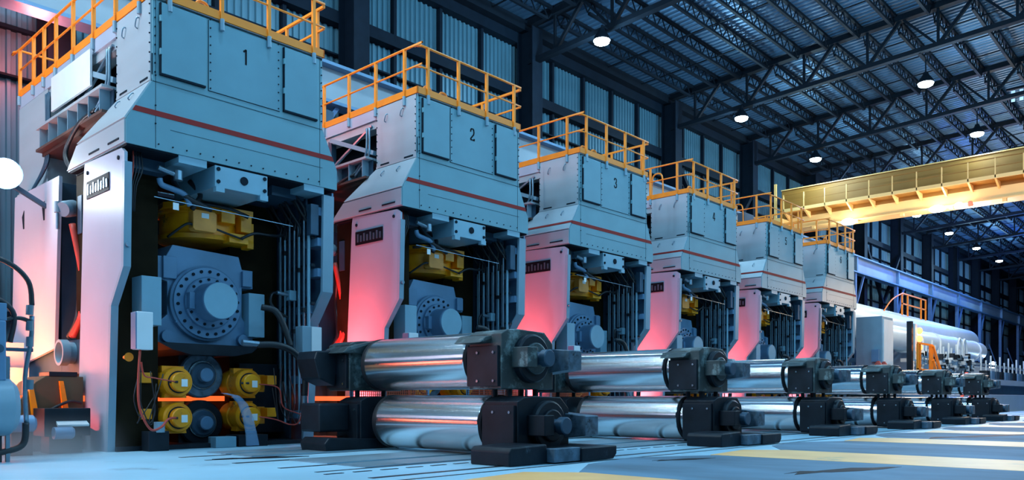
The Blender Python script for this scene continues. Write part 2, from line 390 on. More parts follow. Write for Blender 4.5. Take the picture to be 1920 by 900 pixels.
# lamps
def lamp(x, y, z, label, power=2600, big=1.0):
    xt = min(TX, key=lambda q: abs(q - x)); hz = zdeck(y) - 2.08 - z
    t = thing('high_bay_lamp', label, 'lamp', (x, y, z), 'hanging high bay lamps')
    part('shade', B().lathe((0, 0, .12), (0, 0, .62), [(0, .36 * big), (.3, .30 * big), (.75, .14 * big), (1, .10 * big)], 20), 'roofsteel', t)
    part('lamp_glass', B().lathe((0, 0, -.02), (0, 0, .14), [(0, .20 * big), (.3, .30 * big), (1, .34 * big)], 20), 'lampglass', t)
    part('hanger', B().cyl((0, 0, .6), (0, 0, hz), .03, 8).bar((0, 0, hz), (xt - x, 0, hz), .08), 'roofsteel', t)
    point('lamp_light', (x, y, z - .35), power, (0.40, 0.75, 1.0), .25).parent = None
ll = ['bright high bay lamp over the stand marked 3, nearest of the row along the wall', 'bright high bay lamp over the stand marked 4, second of the row along the wall', 'bright high bay lamp just above the crane girder, third of the row along the wall', 'small high bay lamp left of the two crane flood lights, seen under the crane', 'small high bay lamp under the crane, next beyond the flood light', 'small high bay lamp far off under the crane, second from the last', 'tiny high bay lamp farthest away at the right edge']
for (x, lb) in zip((26.3, 38.4, 48.0, 68, 77.3, 86.8, 96.4), ll):
    lamp(x, 19.2, 15.2, lb, 2300)
lamp(39.6, 10.8, 15.1, 'bright high bay lamp at the upper right, nearest of the row over the aisle', 2300)
lamp(49.0, 10.8, 15.1, 'bright high bay lamp at the upper right just above the crane, second over the aisle', 700)

# ================================================================== CRANE RUNWAY + GIRDER
rw = thing('crane_runway', 'long pale blue crane runway beam on posts along the back wall', 'beam', (0, 22, 0))
RX = [13.5, 22.5, 31.8, 41.0, 50.5, 62.4, 72.2, 82.0, 91.5, 101, 111, 121, 131, 141, 151, 161]
for a, bq in zip(RX, RX[1:]):
    part('beam_web', B().box(a, bq, -.02, .02, 10.5, 11.6), 'runway', rw)
    part('stiffener', B().box(a - .12, a + .12, -.25, .25, 10.45, 11.6), 'flange', rw)
    part('post', B().box(a - .14, a + .14, -.14, .14, 0, 10.45), 'bluecol', rw)
    part('knee_brace', B().bar((a + .1, 0, 7.6), (a + 2.0, 0, 10.4), .14), 'bluecol', rw)
    part('post_brace', B().bar((a, .1, 4), (a, 1.2, 7.5), .12), 'bluecol', rw)
part('top_flange', B().box(0, 165, -.35, .35, 11.6, 11.7), 'flange', rw)
part('bottom_flange', B().box(0, 165, -.3, .3, 10.4, 10.5), 'flange', rw)
part('beam_web', B().box(0, RX[0], -.02, .02, 10.5, 11.6), 'runway', rw)
# pipe bridge / cable tray low on the far posts
tr = thing('cable_tray', 'long blue cable tray running along the posts behind the white tank', 'tray', (60, 21.5, 3.6))
part('tray', B().box(0, 55, -.3, .3, 0, .25), 'flange', tr)
for k in range(24): part('tray_post', B().box(k * 2.3, k * 2.3 + .1, -.3, -.2, .25, 1.1), 'col', tr)
part('tray_rail', B().box(0, 55, -.3, -.2, 1.1, 1.2), 'col', tr)

cr = thing('bridge_crane', 'yellow overhead travelling crane girder spanning the hall', 'crane', (50, 22, 11.75))
YL = 34
part('upper_web', B().box(.0, 1.0, -YL, .2, .68, 2.5), 'cranedk', cr)
part('lower_web', B().box(.0, 1.0, -YL, .2, .02, .68), 'crane', cr)
part('top_flange', B().box(-.12, 1.12, -YL, .2, 2.5, 2.56), 'crane', cr)
part('bottom_flange', B().box(-.14, 1.14, -YL, .2, -.04, .02), 'crane', cr)
part('walkway_floor', B().box(-.95, 0, -YL, -.3, .92, .98), 'cranedk', cr)
part('toe_board', B().box(-1.0, -.95, -YL, -.3, .90, 1.10), 'crane', cr)
part('end_truck', B().box(-1.2, 2.0, -.25, .35, -.05, .55), 'crane', cr)
part('hand_rail', B().bar((-.97, -.3, 2.0), (-.97, -YL, 2.0), .05), 'cranedk', cr)
part('mid_rail', B().bar((-.97, -.3, 1.55), (-.97, -YL, 1.55), .04), 'cranedk', cr)
for k in range(24):
    y = -.35 - k * 1.3
    part('rail_post', B().box(-1.0, -.94, y - .03, y + .03, .95, 2.0), 'crane', cr)
    part('floor_bracket', B().prism([(-.95, .92), (0, .92), (0, .55), (-.1, .55)], 'y', y - .05, y + .05), 'crane', cr)
for k in range(8): part('flange_lug', B().box(-.1, .1, -2 - k * 2.6, -1.8 - k * 2.6, -.2, -.04), 'crane', cr)
for y, r, m_, n in ((-4.2, .42, 'lampglass', 'flood_light'), (-9.1, .42, 'lampglass', 'flood_light'), (-10.2, .25, 'lampglass', 'flood_light'), (-10.75, .16, 'redlamp', 'red_signal_light')):
    f = part(n, B().lathe((-.5, y, -.32), (-.5, y, .0), [(0, r * .7), (.3, r), (.7, r * .9), (1, r * .4)], 18), m_, cr)
for y in (12.9, 17.8): point('crane_flood_light', (49.5, y, 11.2), 900, (0.7, 0.9, 1.0), .15)
for y in (19, 14, 9, 4): point('crane_warm_fill', (46.2, y, 6.5), 1700, (1.0, 0.62, 0.34), .5)  # added below the girder to warm its lower web, no visible source
h = thing('crane_rail_stop', 'small yellow post standing at the left end of the crane girder', 'post', (49.3, 22.3, 11.7))
part('post', B().box(-.07, .07, -.07, .07, 0, 2.9), 'crane', h)

# ================================================================== ROLLING MILL STANDS
X0, SP, YF = 5.76, 5.74, 13.33
def yy(y): return y - YF
proto = thing('mill_stand', 'x', 'mill stand', (X0, YF, 0), 'rolling mill stands')
P = proto
# --- operator-side hood
hood = part('hood', B().box(0, 3.3, 0, 1.42, 6.15, 7.55), 'paint', P, .01)
sk = B().loft([[(0, 0, 6.15), (3.3, 0, 6.15), (3.3, 1.42, 6.15), (0, 1.42, 6.15)], [(-.42, 0, 5.42), (3.64, 0, 5.42), (3.64, 2.1, 5.42), (-.42, 2.1, 5.42)],
               [(-.42, 0, 5.03), (3.64, 0, 5.03), (3.64, 2.58, 5.03), (-.42, 2.58, 5.03)]])
skirt = part('hood_skirt', sk, 'paint', P)
part('side_sheet', B().box(-.025, 0, .03, 1.40, 6.2, 7.53), 'side', hood)
part('side_sheet', B().hexa([(-.03, .02, 6.16), (-.01, .02, 6.16), (-.01, 1.41, 6.16), (-.03, 1.41, 6.16), (-.03, .02, 6.2), (-.01, .02, 6.2), (-.01, 1.41, 6.2), (-.03, 1.41, 6.2)]), 'side', hood)
def quad(b, pts, n):
    n = Vector(n); return b.hexa([Vector(p) for p in pts] + [Vector(p) + n for p in pts])
part('side_sheet', quad(B(), [(0, .02, 6.14), (-.42, .02, 5.43), (-.42, 2.08, 5.43), (0, 1.42, 6.14)], (-.025, 0, .012)), 'side', skirt)
part('side_sheet', quad(B(), [(-.42, .02, 5.41), (-.42, .02, 5.05), (-.42, 2.56, 5.05), (-.42, 2.1, 5.41)], (-.025, 0, 0)), 'side', skirt)
for y0_, y1_ in ((.12, .42), (.95, 1.25)):
    part('hinge_slot', B().box(-.035, -.02, y0_, y1_, 6.20, 6.235), 'seam', hood)
    part('hinge_slot', B().box(-.455, -.44, y0_ + .1, y1_ + .25, 5.12, 5.15), 'seam', skirt)
for y_ in (.45, 1.0):
    part('handle', B().tube([(-.03, y_, 7.32), (-.07, y_ + .01, 7.30), (-.07, y_ + .06, 7.18), (-.03, y_ + .07, 7.16)], .012, 6, 3), 'pipe', hood)
    part('handle', B().tube([(-.12, y_, 6.02), (-.16, y_ + .01, 6.0), (-.2, y_ + .03, 5.92), (-.16, y_ + .04, 5.9)], .012, 6, 3), 'pipe', skirt)
part('hinge_slot', B().box(-.012, .0, -.006, .004, 6.25, 6.6), 'seam', hood)
# doors: leaf, with dark strips standing in for its edge shadow
for (a, bq) in ((.13, .90), (2.44, 3.16)):
    fr = part('door', B().box(a, bq, -.055, 0, 6.30, 7.47), 'door', hood, .006)
    part('door_shadow_edge', B().box(a - .018, a, -.05, .004, 6.27, 7.47), 'seam', fr)
    part('door_shadow_edge', B().box(a - .018, bq, -.05, .004, 6.27, 6.298), 'seam', fr)
    for z in (6.6, 7.15): part('hinge', B().box(a - .03, a, -.075, -.03, z, z + .1), 'paint', fr)
cp = part('centre_panel', B().box(.97, 2.36, -.010, 0, 6.26, 7.48), 'door', hood)
part('panel_seam', B().box(.962, .97, -.011, 0, 6.25, 7.48), 'seam', hood)
part('panel_seam', B().box(.962, 2.36, -.011, 0, 6.25, 6.258), 'seam', hood)
part('panel_seam', B().box(.0, 3.3, -.004, 0, 6.14, 6.146), 'seam', hood)
part('panel_seam', B().box(.3, 3.3, -.004, 0, 5.40, 5.405), 'seam', skirt)
for x in (.05, 3.24): part('panel_seam', B().box(x, x + .006, -.004, 0, 5.05, 7.5), 'seam', hood)
b = B()
for x in (.04, 2.33, 1.0, 3.27):
    for k in range(9):
        b.cyl((x, -.006, 6.3 + k * .15), (x, -.022, 6.3 + k * .15), .013, 6)
for k in range(14): b.cyl((.1 + k * .24, 0, 5.12), (.1 + k * .24, -.016, 5.12), .013, 6)
for z in (6.25, 5.75, 5.45): b.cyl((.05, 0, z), (.05, -.016, z), .014, 6)
part('bolt_row', b, 'seam', hood, kind='stuff')
b = B()
for y_ in (.04, 1.38):
    for k in range(8): b.cyl((-.02, y_, 6.3 + k * .16), (-.04, y_, 6.3 + k * .16), .013, 6)
part('bolt_row', b, 'seam', hood, kind='stuff')
def zx(z): return -.42 * (6.15 - z) / .73, 3.3 + .34 * (6.15 - z) / .73
a, bq = zx(5.67); c_, d_ = zx(5.58)
part('red_stripe', quad(B(), [(c_, 0, 5.58), (d_, 0, 5.58), (bq, 0, 5.67), (a, 0, 5.67)], (0, -.006, 0)), 'red', skirt)
# --- platform and guard rails
part('platform', B().box(0, 3.3, 0, 6.7, 7.50, 7.56), 'panel', P)
part('edge_beam', B().box(-.02, .12, 1.42, 6.7, 7.30, 7.56), 'panel', P)
gr = link('guard_rail', None, P)
part('toe_board', B().box(-.03, 0, -.03, 6.7, 7.555, 7.70), 'rail', gr)
part('toe_board', B().box(-.03, 3.33, -.03, 0, 7.555, 7.70), 'rail', gr)
part('toe_board', B().box(3.3, 3.33, -.03, 5.0, 7.555, 7.70), 'rail', gr)
part('toe_board', B().box(-.03, 1.2, 6.7, 6.73, 7.555, 7.70), 'rail', gr)
part('top_rail', B().tube([(.9, 6.72, 8.6), (0, 6.72, 8.6), (-.03, 6.6, 8.6), (-.03, .35, 8.6), (.0, .1, 8.6), (.12, -.02, 8.6), (.35, -.03, 8.6), (3.33, -.03, 8.6)], .026, 8, 3), 'rail', gr)
part('mid_rail', B().tube([(-.03, 6.6, 8.14), (-.03, .35, 8.14), (.0, .1, 8.14), (.12, -.02, 8.14), (.35, -.03, 8.14), (3.33, -.03, 8.14)], .02, 8, 3), 'rail', gr)
part('top_rail', B().bar((3.32, -.03, 8.55), (3.32, 5.0, 8.55), .05), 'rail', gr)
part('mid_rail', B().bar((3.32, -.03, 8.12), (3.32, 5.0, 8.12), .035), 'rail', gr)
for y_ in [.4, 1.42, 2.44, 3.46, 4.4, 5.1, 5.75, 6.65]:
    part('rail_post', B().box(-.06, 0, y_ - .03, y_ + .03, 7.5, 8.6), 'rail', gr)
    part('post_socket', B().cyl((-.045, y_, 7.36), (-.045, y_, 7.56), .04, 10), 'box', gr)
for x_ in [.27, 1.2, 2.12, 3.08]:
    part('rail_post', B().box(x_ - .03, x_ + .03, -.06, 0, 7.5, 8.6), 'rail', gr)
    part('post_socket', B().cyl((x_, -.045, 7.36), (x_, -.045, 7.56), .04, 10), 'box', gr)
for y_ in (.2, 1.3, 2.4, 3.5, 4.6): part('rail_post', B().box(3.3, 3.35, y_ - .03, y_ + .03, 7.55, 8.55), 'rail', gr)
for x_ in (.5, .98):
    part('lifting_loop', B().tube([(x_ - .12, .25, 7.55), (x_ - .12, .25, 7.75), (x_ - .07, .25, 7.87), (x_ + .07, .25, 7.87), (x_ + .12, .25, 7.75), (x_ + .12, .25, 7.55)], .028, 8, 3), 'rail', P)
# --- side opening between operator and drive side
part('top_beam', B().box(.02, .3, 1.42, 5.1, 7.12, 7.3), 'side', P)
part('lower_beam', B().box(-.02, .0, 1.55, 5.0, 5.98, 6.42), 'steelblue', P)
part('beam_flange', B().box(-.22, .2, 1.55, 5.0, 6.40, 6.45), 'side', P)
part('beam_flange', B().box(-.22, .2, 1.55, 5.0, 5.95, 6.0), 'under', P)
for k in range(7): part('stiffener', B().box(-.2, 0, 1.7 + k * .52, 1.72 + k * .52, 6.0, 6.4), 'box', P)
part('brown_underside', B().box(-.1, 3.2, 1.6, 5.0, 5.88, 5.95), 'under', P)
part('diagonal_strut', B().bar((0, 1.5, 6.55), (0, 3.2, 7.2), .10, .10), 'box', P)
part('diagonal_strut', B().bar((0, 3.2, 6.5), (0, 1.6, 7.2), .05, .05), 'pipe', P)
part('upright', B().box(0, .14, 3.2, 3.34, 6.42, 7.2), 'steelblue', P)
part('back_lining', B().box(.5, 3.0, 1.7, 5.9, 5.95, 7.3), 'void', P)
part('conduit', B().tube([(-.06, 1.62, 7.15), (-.06, 1.62, 6.75), (-.06, 1.66, 6.5), (-.06, 1.95, 6.28), (-.12, 2.1, 6.1)], .028, 8, 4), 'pipe', P)
part('conduit', B().tube([(-.06, 1.72, 7.15), (-.06, 1.72, 6.78), (-.06, 1.78, 6.52), (-.06, 2.05, 6.3), (-.12, 2.2, 6.1)], .028, 8, 4), 'pipe', P)
for k, dz in enumerate((0, .08)):
    part('cable_loop', B().tube([(-.12, 2.1 + dz, 6.15), (-.22, 2.6 + dz, 5.98), (-.28, 3.05 + dz, 5.6), (-.28, 2.95 + dz, 5.3), (-.2, 2.6, 5.0)], .032, 8, 6), 'hose', P)
part('end_cabinet', B().box(-.02, 1.4, 4.95, 6.75, 5.0, 7.3), 'side', P, .01)
part('cabinet_leg', B().box(-.3, .2, 5.2, 5.9, 3.6, 5.2), 'side', P)
for k in range(3): part('conduit', B().tube([(-.06, 4.7 + .09 * k, 7.15), (-.06, 4.7 + .09 * k, 6.0), (-.1, 4.8 + .09 * k, 5.6), (-.15, 5.6, 5.2)], .025, 6, 4), 'steelblue', P)
# --- leg panels (entry side)
def leg_panel(x, y0_, mir=1):
    b = B(); b.prism([(yy(13.40), 4.90), (yy(13.52), 4.98), (yy(15.10), 5.03), (yy(15.13), 4.9), (yy(15.45), 0), (yy(14.1), 0), (yy(13.95), 2.45), (yy(13.45), 3.05)], 'x', x, x + .05)
    return b
lp = part('leg_panel', leg_panel(-.42, 0), 'panel', P)
win = part('louvre_window', B().box(-.435, -.42, yy(14.0), yy(14.98), 4.38, 4.68), 'ink', lp)
for k in range(8): part('valve_stub', B().box(-.447, -.434, yy(14.05) + k * .115, yy(14.05) + k * .115 + .05, 4.44, 4.58 + .04 * (k % 2)), 'pipe', win)
for yb_ in (13.62, 14.95): part('panel_hole', B().cyl((-.44, yy(yb_), 4.84), (-.41, yy(yb_), 4.84), .035, 10), 'seam', lp)
fl_ = B()
fl_.loft([[(-.42, yy(y) - .01, z), (-.30, yy(y) - .01, z), (-.30, yy(y) + .08, z), (-.42, yy(y) + .08, z)] for y, z in ((14.1, 0), (13.95, 2.45), (13.45, 3.05), (13.40, 4.75))])
part('leg_flange', fl_, 'box', P)
part('leg_bolt', B().cyl((-.36, yy(13.43), 3.4), (-.36, yy(13.38), 3.4), .04, 10), 'pipe', P)
fl_ = B()
fl_.loft([[(3.36, yy(y) - .01, z), (3.60, yy(y) - .01, z), (3.60, yy(y) + .06, z), (3.36, yy(y) + .06, z)] for y, z in ((14.1, 0), (13.95, 2.35), (13.42, 3.0), (13.38, 4.9))])
part('leg_flange', fl_, 'box', P)
rp = part('leg_panel', B().prism([(yy(13.42), 4.98), (yy(15.2), 5.02), (yy(15.4), 0), (yy(14.12), 0), (yy(13.98), 2.35), (yy(13.45), 3.0)], 'x', 3.58, 3.62), 'chock', P)
part('inner_web', B().prism([(yy(13.9), 4.98), (yy(15.2), 5.0), (yy(15.3), 0), (yy(14.5), 0), (yy(14.45), 2.35), (yy(13.9), 3.0)], 'x', 3.30, 3.34), 'steelblue', rp)
for z in (4.5, 3.9, 3.3, 2.6, 1.9, 1.2, .5):
    y_ = 13.42 if z > 3 else (13.42 + (3.0 - z) / .65 * .5 if z > 2.35 else 14.0)
    part('rung', B().box(3.28, 3.6, yy(y_) + .04, yy(y_) + .5, z, z + .16), 'chock', rp)
# drive-side leg panel
dp = part('drive_leg_panel', B().prism([(yy(16.37), 5.06), (yy(18.95), 5.08), (yy(19.2), 1.5), (yy(16.6), 1.85)], 'x', -.42, -.36), 'panel', P)
for y_ in (17.15, 18.35): part('slot', B().prism([(yy(y_), 4.72), (yy(y_) + .12, 4.6), (yy(y_) + .05, 4.35), (yy(y_) + .0, 4.35)], 'x', -.43, -.42), 'seam', dp)
part('drive_housing', B().box(-.30, .6, yy(16.6), yy(19.3), 0.0, 5.0), 'steelblue', P)
part('drive_housing', B().box(2.4, 3.5, yy(16.6), yy(19.3), 0.0, 5.0), 'steelblue', P)
# --- mill housing behind the window
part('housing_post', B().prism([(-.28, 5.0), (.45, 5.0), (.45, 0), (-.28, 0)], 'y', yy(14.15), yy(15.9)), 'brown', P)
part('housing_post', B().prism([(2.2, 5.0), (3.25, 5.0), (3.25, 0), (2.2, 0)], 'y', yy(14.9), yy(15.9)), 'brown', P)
part('soffit_shade_plate', B().box(-.40, 3.62, .03, 2.5, 5.0, 5.032), 'void', P)  # dark sheet added to stand for the shade under the skirt
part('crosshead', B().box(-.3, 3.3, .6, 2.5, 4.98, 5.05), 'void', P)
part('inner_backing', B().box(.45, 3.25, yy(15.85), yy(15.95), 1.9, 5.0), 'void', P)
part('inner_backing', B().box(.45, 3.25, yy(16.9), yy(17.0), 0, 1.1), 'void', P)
for (x0_, x1_) in ((.45, .95), (2.9, 3.35)):
    part('soffit_block', B().box(x0_, x1_, .02, .9, 4.90, 5.03), 'chocklt', P)
part('soffit_block', B().box(-.1, .5, .55, 1.6, 4.80, 5.0), 'steelblue', P)
part('soffit_block', B().box(2.5, 3.2, .5, 1.6, 4.82, 5.0), 'steelblue', P)
bb = part('balance_block', B().box(1.28, 2.30, yy(13.62), yy(15.2), 4.68, 5.06), 'chocklt', P, .008)
part('bore', B().cyl((1.83, yy(13.63), 4.88), (1.83, yy(13.60), 4.88), .075, 18), 'seam', bb)
for x, z in ((1.34, 5.0), (1.34, 4.78), (2.24, 5.0), (2.24, 4.78)):
    part('bolt', B().cyl((x, yy(13.63), z), (x, yy(13.60), z), .035, 10), 'seam', bb)
for x in (1.29, 2.14): part('notch', B().box(x, x + .16, yy(13.6), yy(13.7), 4.60, 4.70), 'chocklt', bb)
# backup-roll chock with flange
ch = part('backup_chock', B().prism([(.12, 1.85), (2.15, 1.85), (2.15, 2.08), (1.92, 2.45), (1.92, 3.02), (2.15, 3.02), (2.15, 3.38), (1.92, 3.38), (1.85, 3.62), (.55, 3.68), (.42, 3.45), (.22, 3.45), (.22, 3.05), (.45, 3.0), (.45, 2.4), (.12, 2.1)], 'y', yy(14.02), yy(15.6)), 'chock', P, .012)
part('cast_rib', B().box(.55, .75, yy(13.9), yy(14.1), 2.25, 2.55), 'chock', ch, .01)
part('cast_rib', B().box(.35, .6, yy(13.95), yy(14.1), 3.05, 3.45), 'chock', ch, .01)
part('cast_rib', B().box(1.9, 2.1, yy(13.95), yy(14.1), 3.05, 3.35), 'chock', ch, .01)
for x in (.42, 1.9): part('lug', B().cyl((x, yy(13.92), 2.0), (x, yy(14.05), 2.0), .11, 16), 'chock', ch)
FX, FZ = 1.30, 2.63
fg = part('bearing_flange', B().lathe((FX, yy(14.1), FZ), (FX, yy(13.83), FZ), [(0, .70), (.75, .70), (.85, .665), (1, .655)], 48), 'chock', P)
def ringbolts(name, R, y_, n, r, par, m_='seam'):
    for k in range(n):
        g = 2 * PI * k / n + .1
        part(name, B().cyl((FX + R * math.cos(g), y_, FZ + R * math.sin(g)), (FX + R * math.cos(g), y_ - .03, FZ + R * math.sin(g)), r, 8), m_, par)
ringbolts('flange_bolt', .585, yy(13.84), 22, .030, fg)
fg2 = part('inner_flange', B().lathe((FX, yy(13.84), FZ), (FX, yy(13.74), FZ), [(0, .48), (.8, .48), (1, .46)], 40), 'chock', P)
ringbolts('flange_bolt', .425, yy(13.75), 16, .026, fg2)
part('hub', B().lathe((FX, yy(13.76), FZ), (FX, yy(13.32), FZ), [(0, .36), (.2, .345), (.92, .345), (1, .335)], 40), 'chock', P)
part('hub_cap', B().lathe((FX, yy(13.33), FZ), (FX, yy(13.31), FZ), [(0, .332), (1, .325)], 40), 'chocklt', P)
part('key_block', B().box(FX - .44, FX - .34, yy(13.62), yy(13.78), FZ - .15, FZ + .15), 'chock', P, .008)
# yellow hydraulic gap cylinder
YC = (1.22, yy(14.5))
hy = part('hydraulic_cylinder', B().lathe((*YC, 3.66), (*YC, 4.22), [(0, .78), (.15, .80), (.16, .74), (.85, .74), (.86, .82), (1, .80)], 40), 'hyd', P)
part('top_plate', B().prism([(.6, yy(13.75)), (1.9, yy(13.7)), (2.1, yy(14.3)), (1.9, yy(15.1)), (.5, yy(15.1)), (.35, yy(14.2))], 'z', 4.20, 4.30), 'hyd', hy)
part('valve_block', B().box(1.2, 1.48, yy(13.62), yy(13.85), 3.98, 4.22), 'hyd', hy, .01)
part('valve_block', B().box(1.62, 1.85, yy(13.66), yy(13.95), 3.86, 4.24), 'hyd', hy, .01)
part('valve_block', B().box(1.35, 1.75, yy(13.6), yy(13.85), 3.62, 3.8), 'hyd', hy, .01)
part('valve_block', B().box(1.86, 2.0, yy(13.85), yy(14.1), 3.6, 4.1), 'hyd', hy, .01)
cv = part('terminal_cover', B().prism([(.66, 3.74), (1.04, 3.74), (1.08, 3.78), (1.08, 4.08), (1.04, 4.12), (.66, 4.12), (.62, 4.08), (.62, 3.78)], 'y', yy(13.56), yy(13.75)), 'hydplate', hy, .01)
part('label_plate', B().box(.78, .92, yy(13.552), yy(13.56), 3.98, 4.07), 'tag', cv)
part('solenoid', B().cyl((1.72, yy(13.55), 4.14), (1.60, yy(13.60), 4.19), .04, 10), 'hose', hy)
part('cable', B().tube([(.4, yy(13.9), 4.22), (.9, yy(13.68), 4.27), (1.4, yy(13.6), 4.24), (1.65, yy(13.56), 4.16)], .03, 8, 6), 'hose', hy)
part('cable', B().tube([(.3, yy(13.9), 3.6), (.5, yy(13.62), 3.82), (.62, yy(13.6), 3.84)], .024, 8, 6), 'hose', hy)
part('cable', B().tube([(1.08, yy(13.6), 3.82), (1.4, yy(13.56), 3.74), (1.6, yy(13.55), 3.7)], .02, 8, 6), 'hose', hy)
part('cable', B().tube([(1.55, yy(13.52), 3.7), (1.8, yy(13.48), 3.83), (2.15, yy(13.5), 3.85), (2.5, yy(13.6), 3.92), (2.6, yy(13.7), 4.1)], .028, 8, 6), 'hose', hy)
part('hose', B().tube([(.75, yy(14.2), 4.95), (.62, yy(13.9), 4.7), (.72, yy(13.7), 4.45), (1.0, yy(13.65), 4.32), (1.2, yy(13.7), 4.28)], .045, 10, 6), 'hose', P)
part('hose', B().tube([(1.05, yy(14.2), 4.85), (1.15, yy(14.0), 4.6), (1.02, yy(13.9), 4.4), (.95, yy(13.9), 4.28)], .045, 10, 6), 'hose', P)
part('pipe_fitting', B().cyl((.22, yy(13.62), 4.82), (.60, yy(13.62), 4.74), .045, 12), 'pipe', P)
part('pipe_fitting', B().cyl((.56, yy(13.6), 4.66), (.56, yy(13.6), 4.82), .075, 12), 'pipe', P)
part('pipe_elbow', B().tube([(.28, yy(13.7), 4.66), (.32, yy(13.7), 4.56), (.5, yy(13.7), 4.52), (.72, yy(13.7), 4.46), (.82, yy(13.7), 4.28)], .05, 10, 5), 'chock', P)
for k in range(4): part('cable', B().tube([(-.2 + .04 * k, yy(13.6), 5.0), (-.22 + .05 * k, yy(13.55), 4.7), (-.26 + .03 * k, yy(13.55), 4.4), (-.24 + .02 * k, yy(13.6), 4.0)], .012, 6, 4), 'redhose' if k == 0 else 'hose', P)
part('guy_wire', B().bar((.1, yy(13.5), 4.28), (2.75, yy(13.5), 4.2), .012), 'pipe', P)
part('tag_plate', B().box(.42, .52, yy(13.49), yy(13.5), 4.12, 4.24), 'tag', P)
# window liner boxes
part('side_box', B().box(.0, .34, yy(13.75), yy(14.15), 2.15, 2.98), 'chocklt', P, .01)
part('side_box', B().box(2.28, 2.62, yy(14.3), yy(14.9), 2.1, 2.95), 'chocklt', P, .01)
jb = part('junction_box', B().box(-.26, .0, yy(13.30), yy(13.50), 1.70, 2.32), 'white', P, .01)
part('box_side', B().box(-.28, -.26, yy(13.31), yy(13.5), 1.71, 2.31), 'chock', jb)
jb = part('junction_box', B().box(2.90, 3.32, yy(13.4), yy(13.65), 1.70, 2.30), 'box', P, .01)
part('box_door', B().box(3.10, 3.32, yy(13.385), yy(13.4), 1.71, 2.29), 'white', jb)
part('horn', B().lathe((-.30, yy(13.7), 1.58), (-.30, yy(13.52), 1.58), [(0, .03), (.4, .04), (1, .075)], 14), 'rail', P)
# black lower works
part('lower_chock', B().prism([(.15, 1.9), (2.1, 1.9), (1.95, 1.78), (1.6, 1.70), (.75, 1.70), (.4, 1.78)], 'y', yy(13.75), yy(15.5)), 'dark', P)
part('lower_block', B().box(.95, 1.65, yy(14.25), yy(15.5), 1.0, 1.72), 'dark', P, .02)
part('lower_block', B().box(.95, 1.65, yy(14.25), yy(15.5), .05, .78), 'dark', P, .02)
part('lower_block', B().box(-.2, .45, yy(14.0), yy(15.0), .95, 1.45), 'dark', P, .02)
part('lower_block', B().box(-.2, .45, yy(14.0), yy(15.0), .25, .75), 'dark', P, .02)
part('lower_block', B().box(2.2, 3.2, yy(14.3), yy(15.0), .2, 1.6), 'dark', P, .02)
for zc in (1.34, .44):
    r_ = part('roll_end', B().lathe((1.3, yy(14.3), zc), (1.3, yy(14.12), zc), [(0, .43), (.85, .43), (1, .40)], 32), 'chockb' if zc < 1 else 'scratch', P)
    part('roll_ring', B().lathe((1.3, yy(14.13), zc), (1.3, yy(14.08), zc), [(0, .285), (1, .27)], 32), 'neck', r_)
    part('roll_neck', B().lathe((1.3, yy(14.1), zc), (1.3, yy(14.03), zc), [(0, .24), (.8, .24), (1, .22)], 28), 'steelblue', r_)
    part('roll_hub', B().lathe((1.3, yy(14.04), zc), (1.3, yy(13.9), zc), [(0, .14), (.9, .13), (1, .11)], 20), 'chock', r_)
# bending / shifting actuators
for sx, uc in ((-1, .62), (1, 2.05)):
    for zc in (1.19, .56):
        yb_ = 13.62 if sx < 0 else 13.75
        a_ = part('yellow_actuator', B().lathe((uc, yy(14.55), zc), (uc, yy(yb_) + .12, zc), [(0, .27), (.45, .27), (.46, .24), (.55, .24), (.56, .27), (.95, .265), (1, .245)], 28), 'hyd', P)
        e_ = part('end_cap', B().lathe((uc, yy(yb_) + .13, zc), (uc, yy(yb_), zc), [(0, .175), (.85, .175), (1, .16)], 26), 'hyd', a_)
        part('cap_groove', B().lathe((uc, yy(yb_) + .122, zc), (uc, yy(yb_) + .118, zc), [(0, .20), (1, .20)], 26), 'seam', a_)
        part('mount_bracket', B().box(uc + sx * .22, uc + sx * .52, yy(14.2), yy(14.35), zc - .16, zc + .18), 'hyd', a_, .01)
        part('mount_bracket', B().box(uc + sx * .40, uc + sx * .60, yy(13.9), yy(14.15), zc - .02, zc + .16), 'hyd', a_, .01)
        part('top_clamp', B().prism([(uc - .2, zc + .15), (uc + .2, zc + .15), (uc + .2, zc + .29), (uc + .1, zc + .29), (uc - .1, zc + .29), (uc - .2, zc + .29)], 'y', yy(yb_) + .35, yy(yb_) + .5), 'hyd', a_)
        part('foot_clamp', B().prism([(uc - .18, zc - .15), (uc + .18, zc - .15), (uc + .2, zc - .28), (uc - .2, zc - .28)], 'y', yy(yb_) + .25, yy(yb_) + .45), 'hyd', a_)
        pl = part('type_plate', B().box(uc - .01, uc + .10, yy(yb_) - .006, yy(yb_), zc - .08, zc + .05), 'tag', e_)
        part('inlet', B().cyl((uc - .2 * 1, yy(yb_) + .06, zc), (uc - .08, yy(yb_) - .02, zc), .02, 8), 'hose', a_)
part('red_hose', B().tube([(-.17, yy(13.4), 1.7), (-.22, yy(13.35), 1.2), (-.22, yy(13.3), .75), (-.05, yy(13.3), .4), (.15, yy(13.35), .42), (.32, yy(13.45), .55), (.5, yy(13.58), .57)], .02, 8, 8), 'redhose', P)
part('red_hose', B().tube([(-.15, yy(13.4), 1.5), (-.1, yy(13.4), 1.28), (.1, yy(13.45), 1.24), (.5, yy(13.6), 1.19)], .013, 6, 8), 'redhose', P)
part('red_hose', B().tube([(2.15, yy(13.7), 1.17), (2.5, yy(13.6), 1.1), (2.6, yy(13.6), .75), (2.9, yy(13.6), .62), (3.0, yy(13.6), .6)], .013, 6, 8), 'redhose', P)
part('red_hose', B().tube([(2.15, yy(13.7), .56), (2.45, yy(13.6), .5), (2.75, yy(13.6), .4), (2.95, yy(13.6), .45), (3.05, yy(13.6), .8)], .013, 6, 8), 'redhose', P)
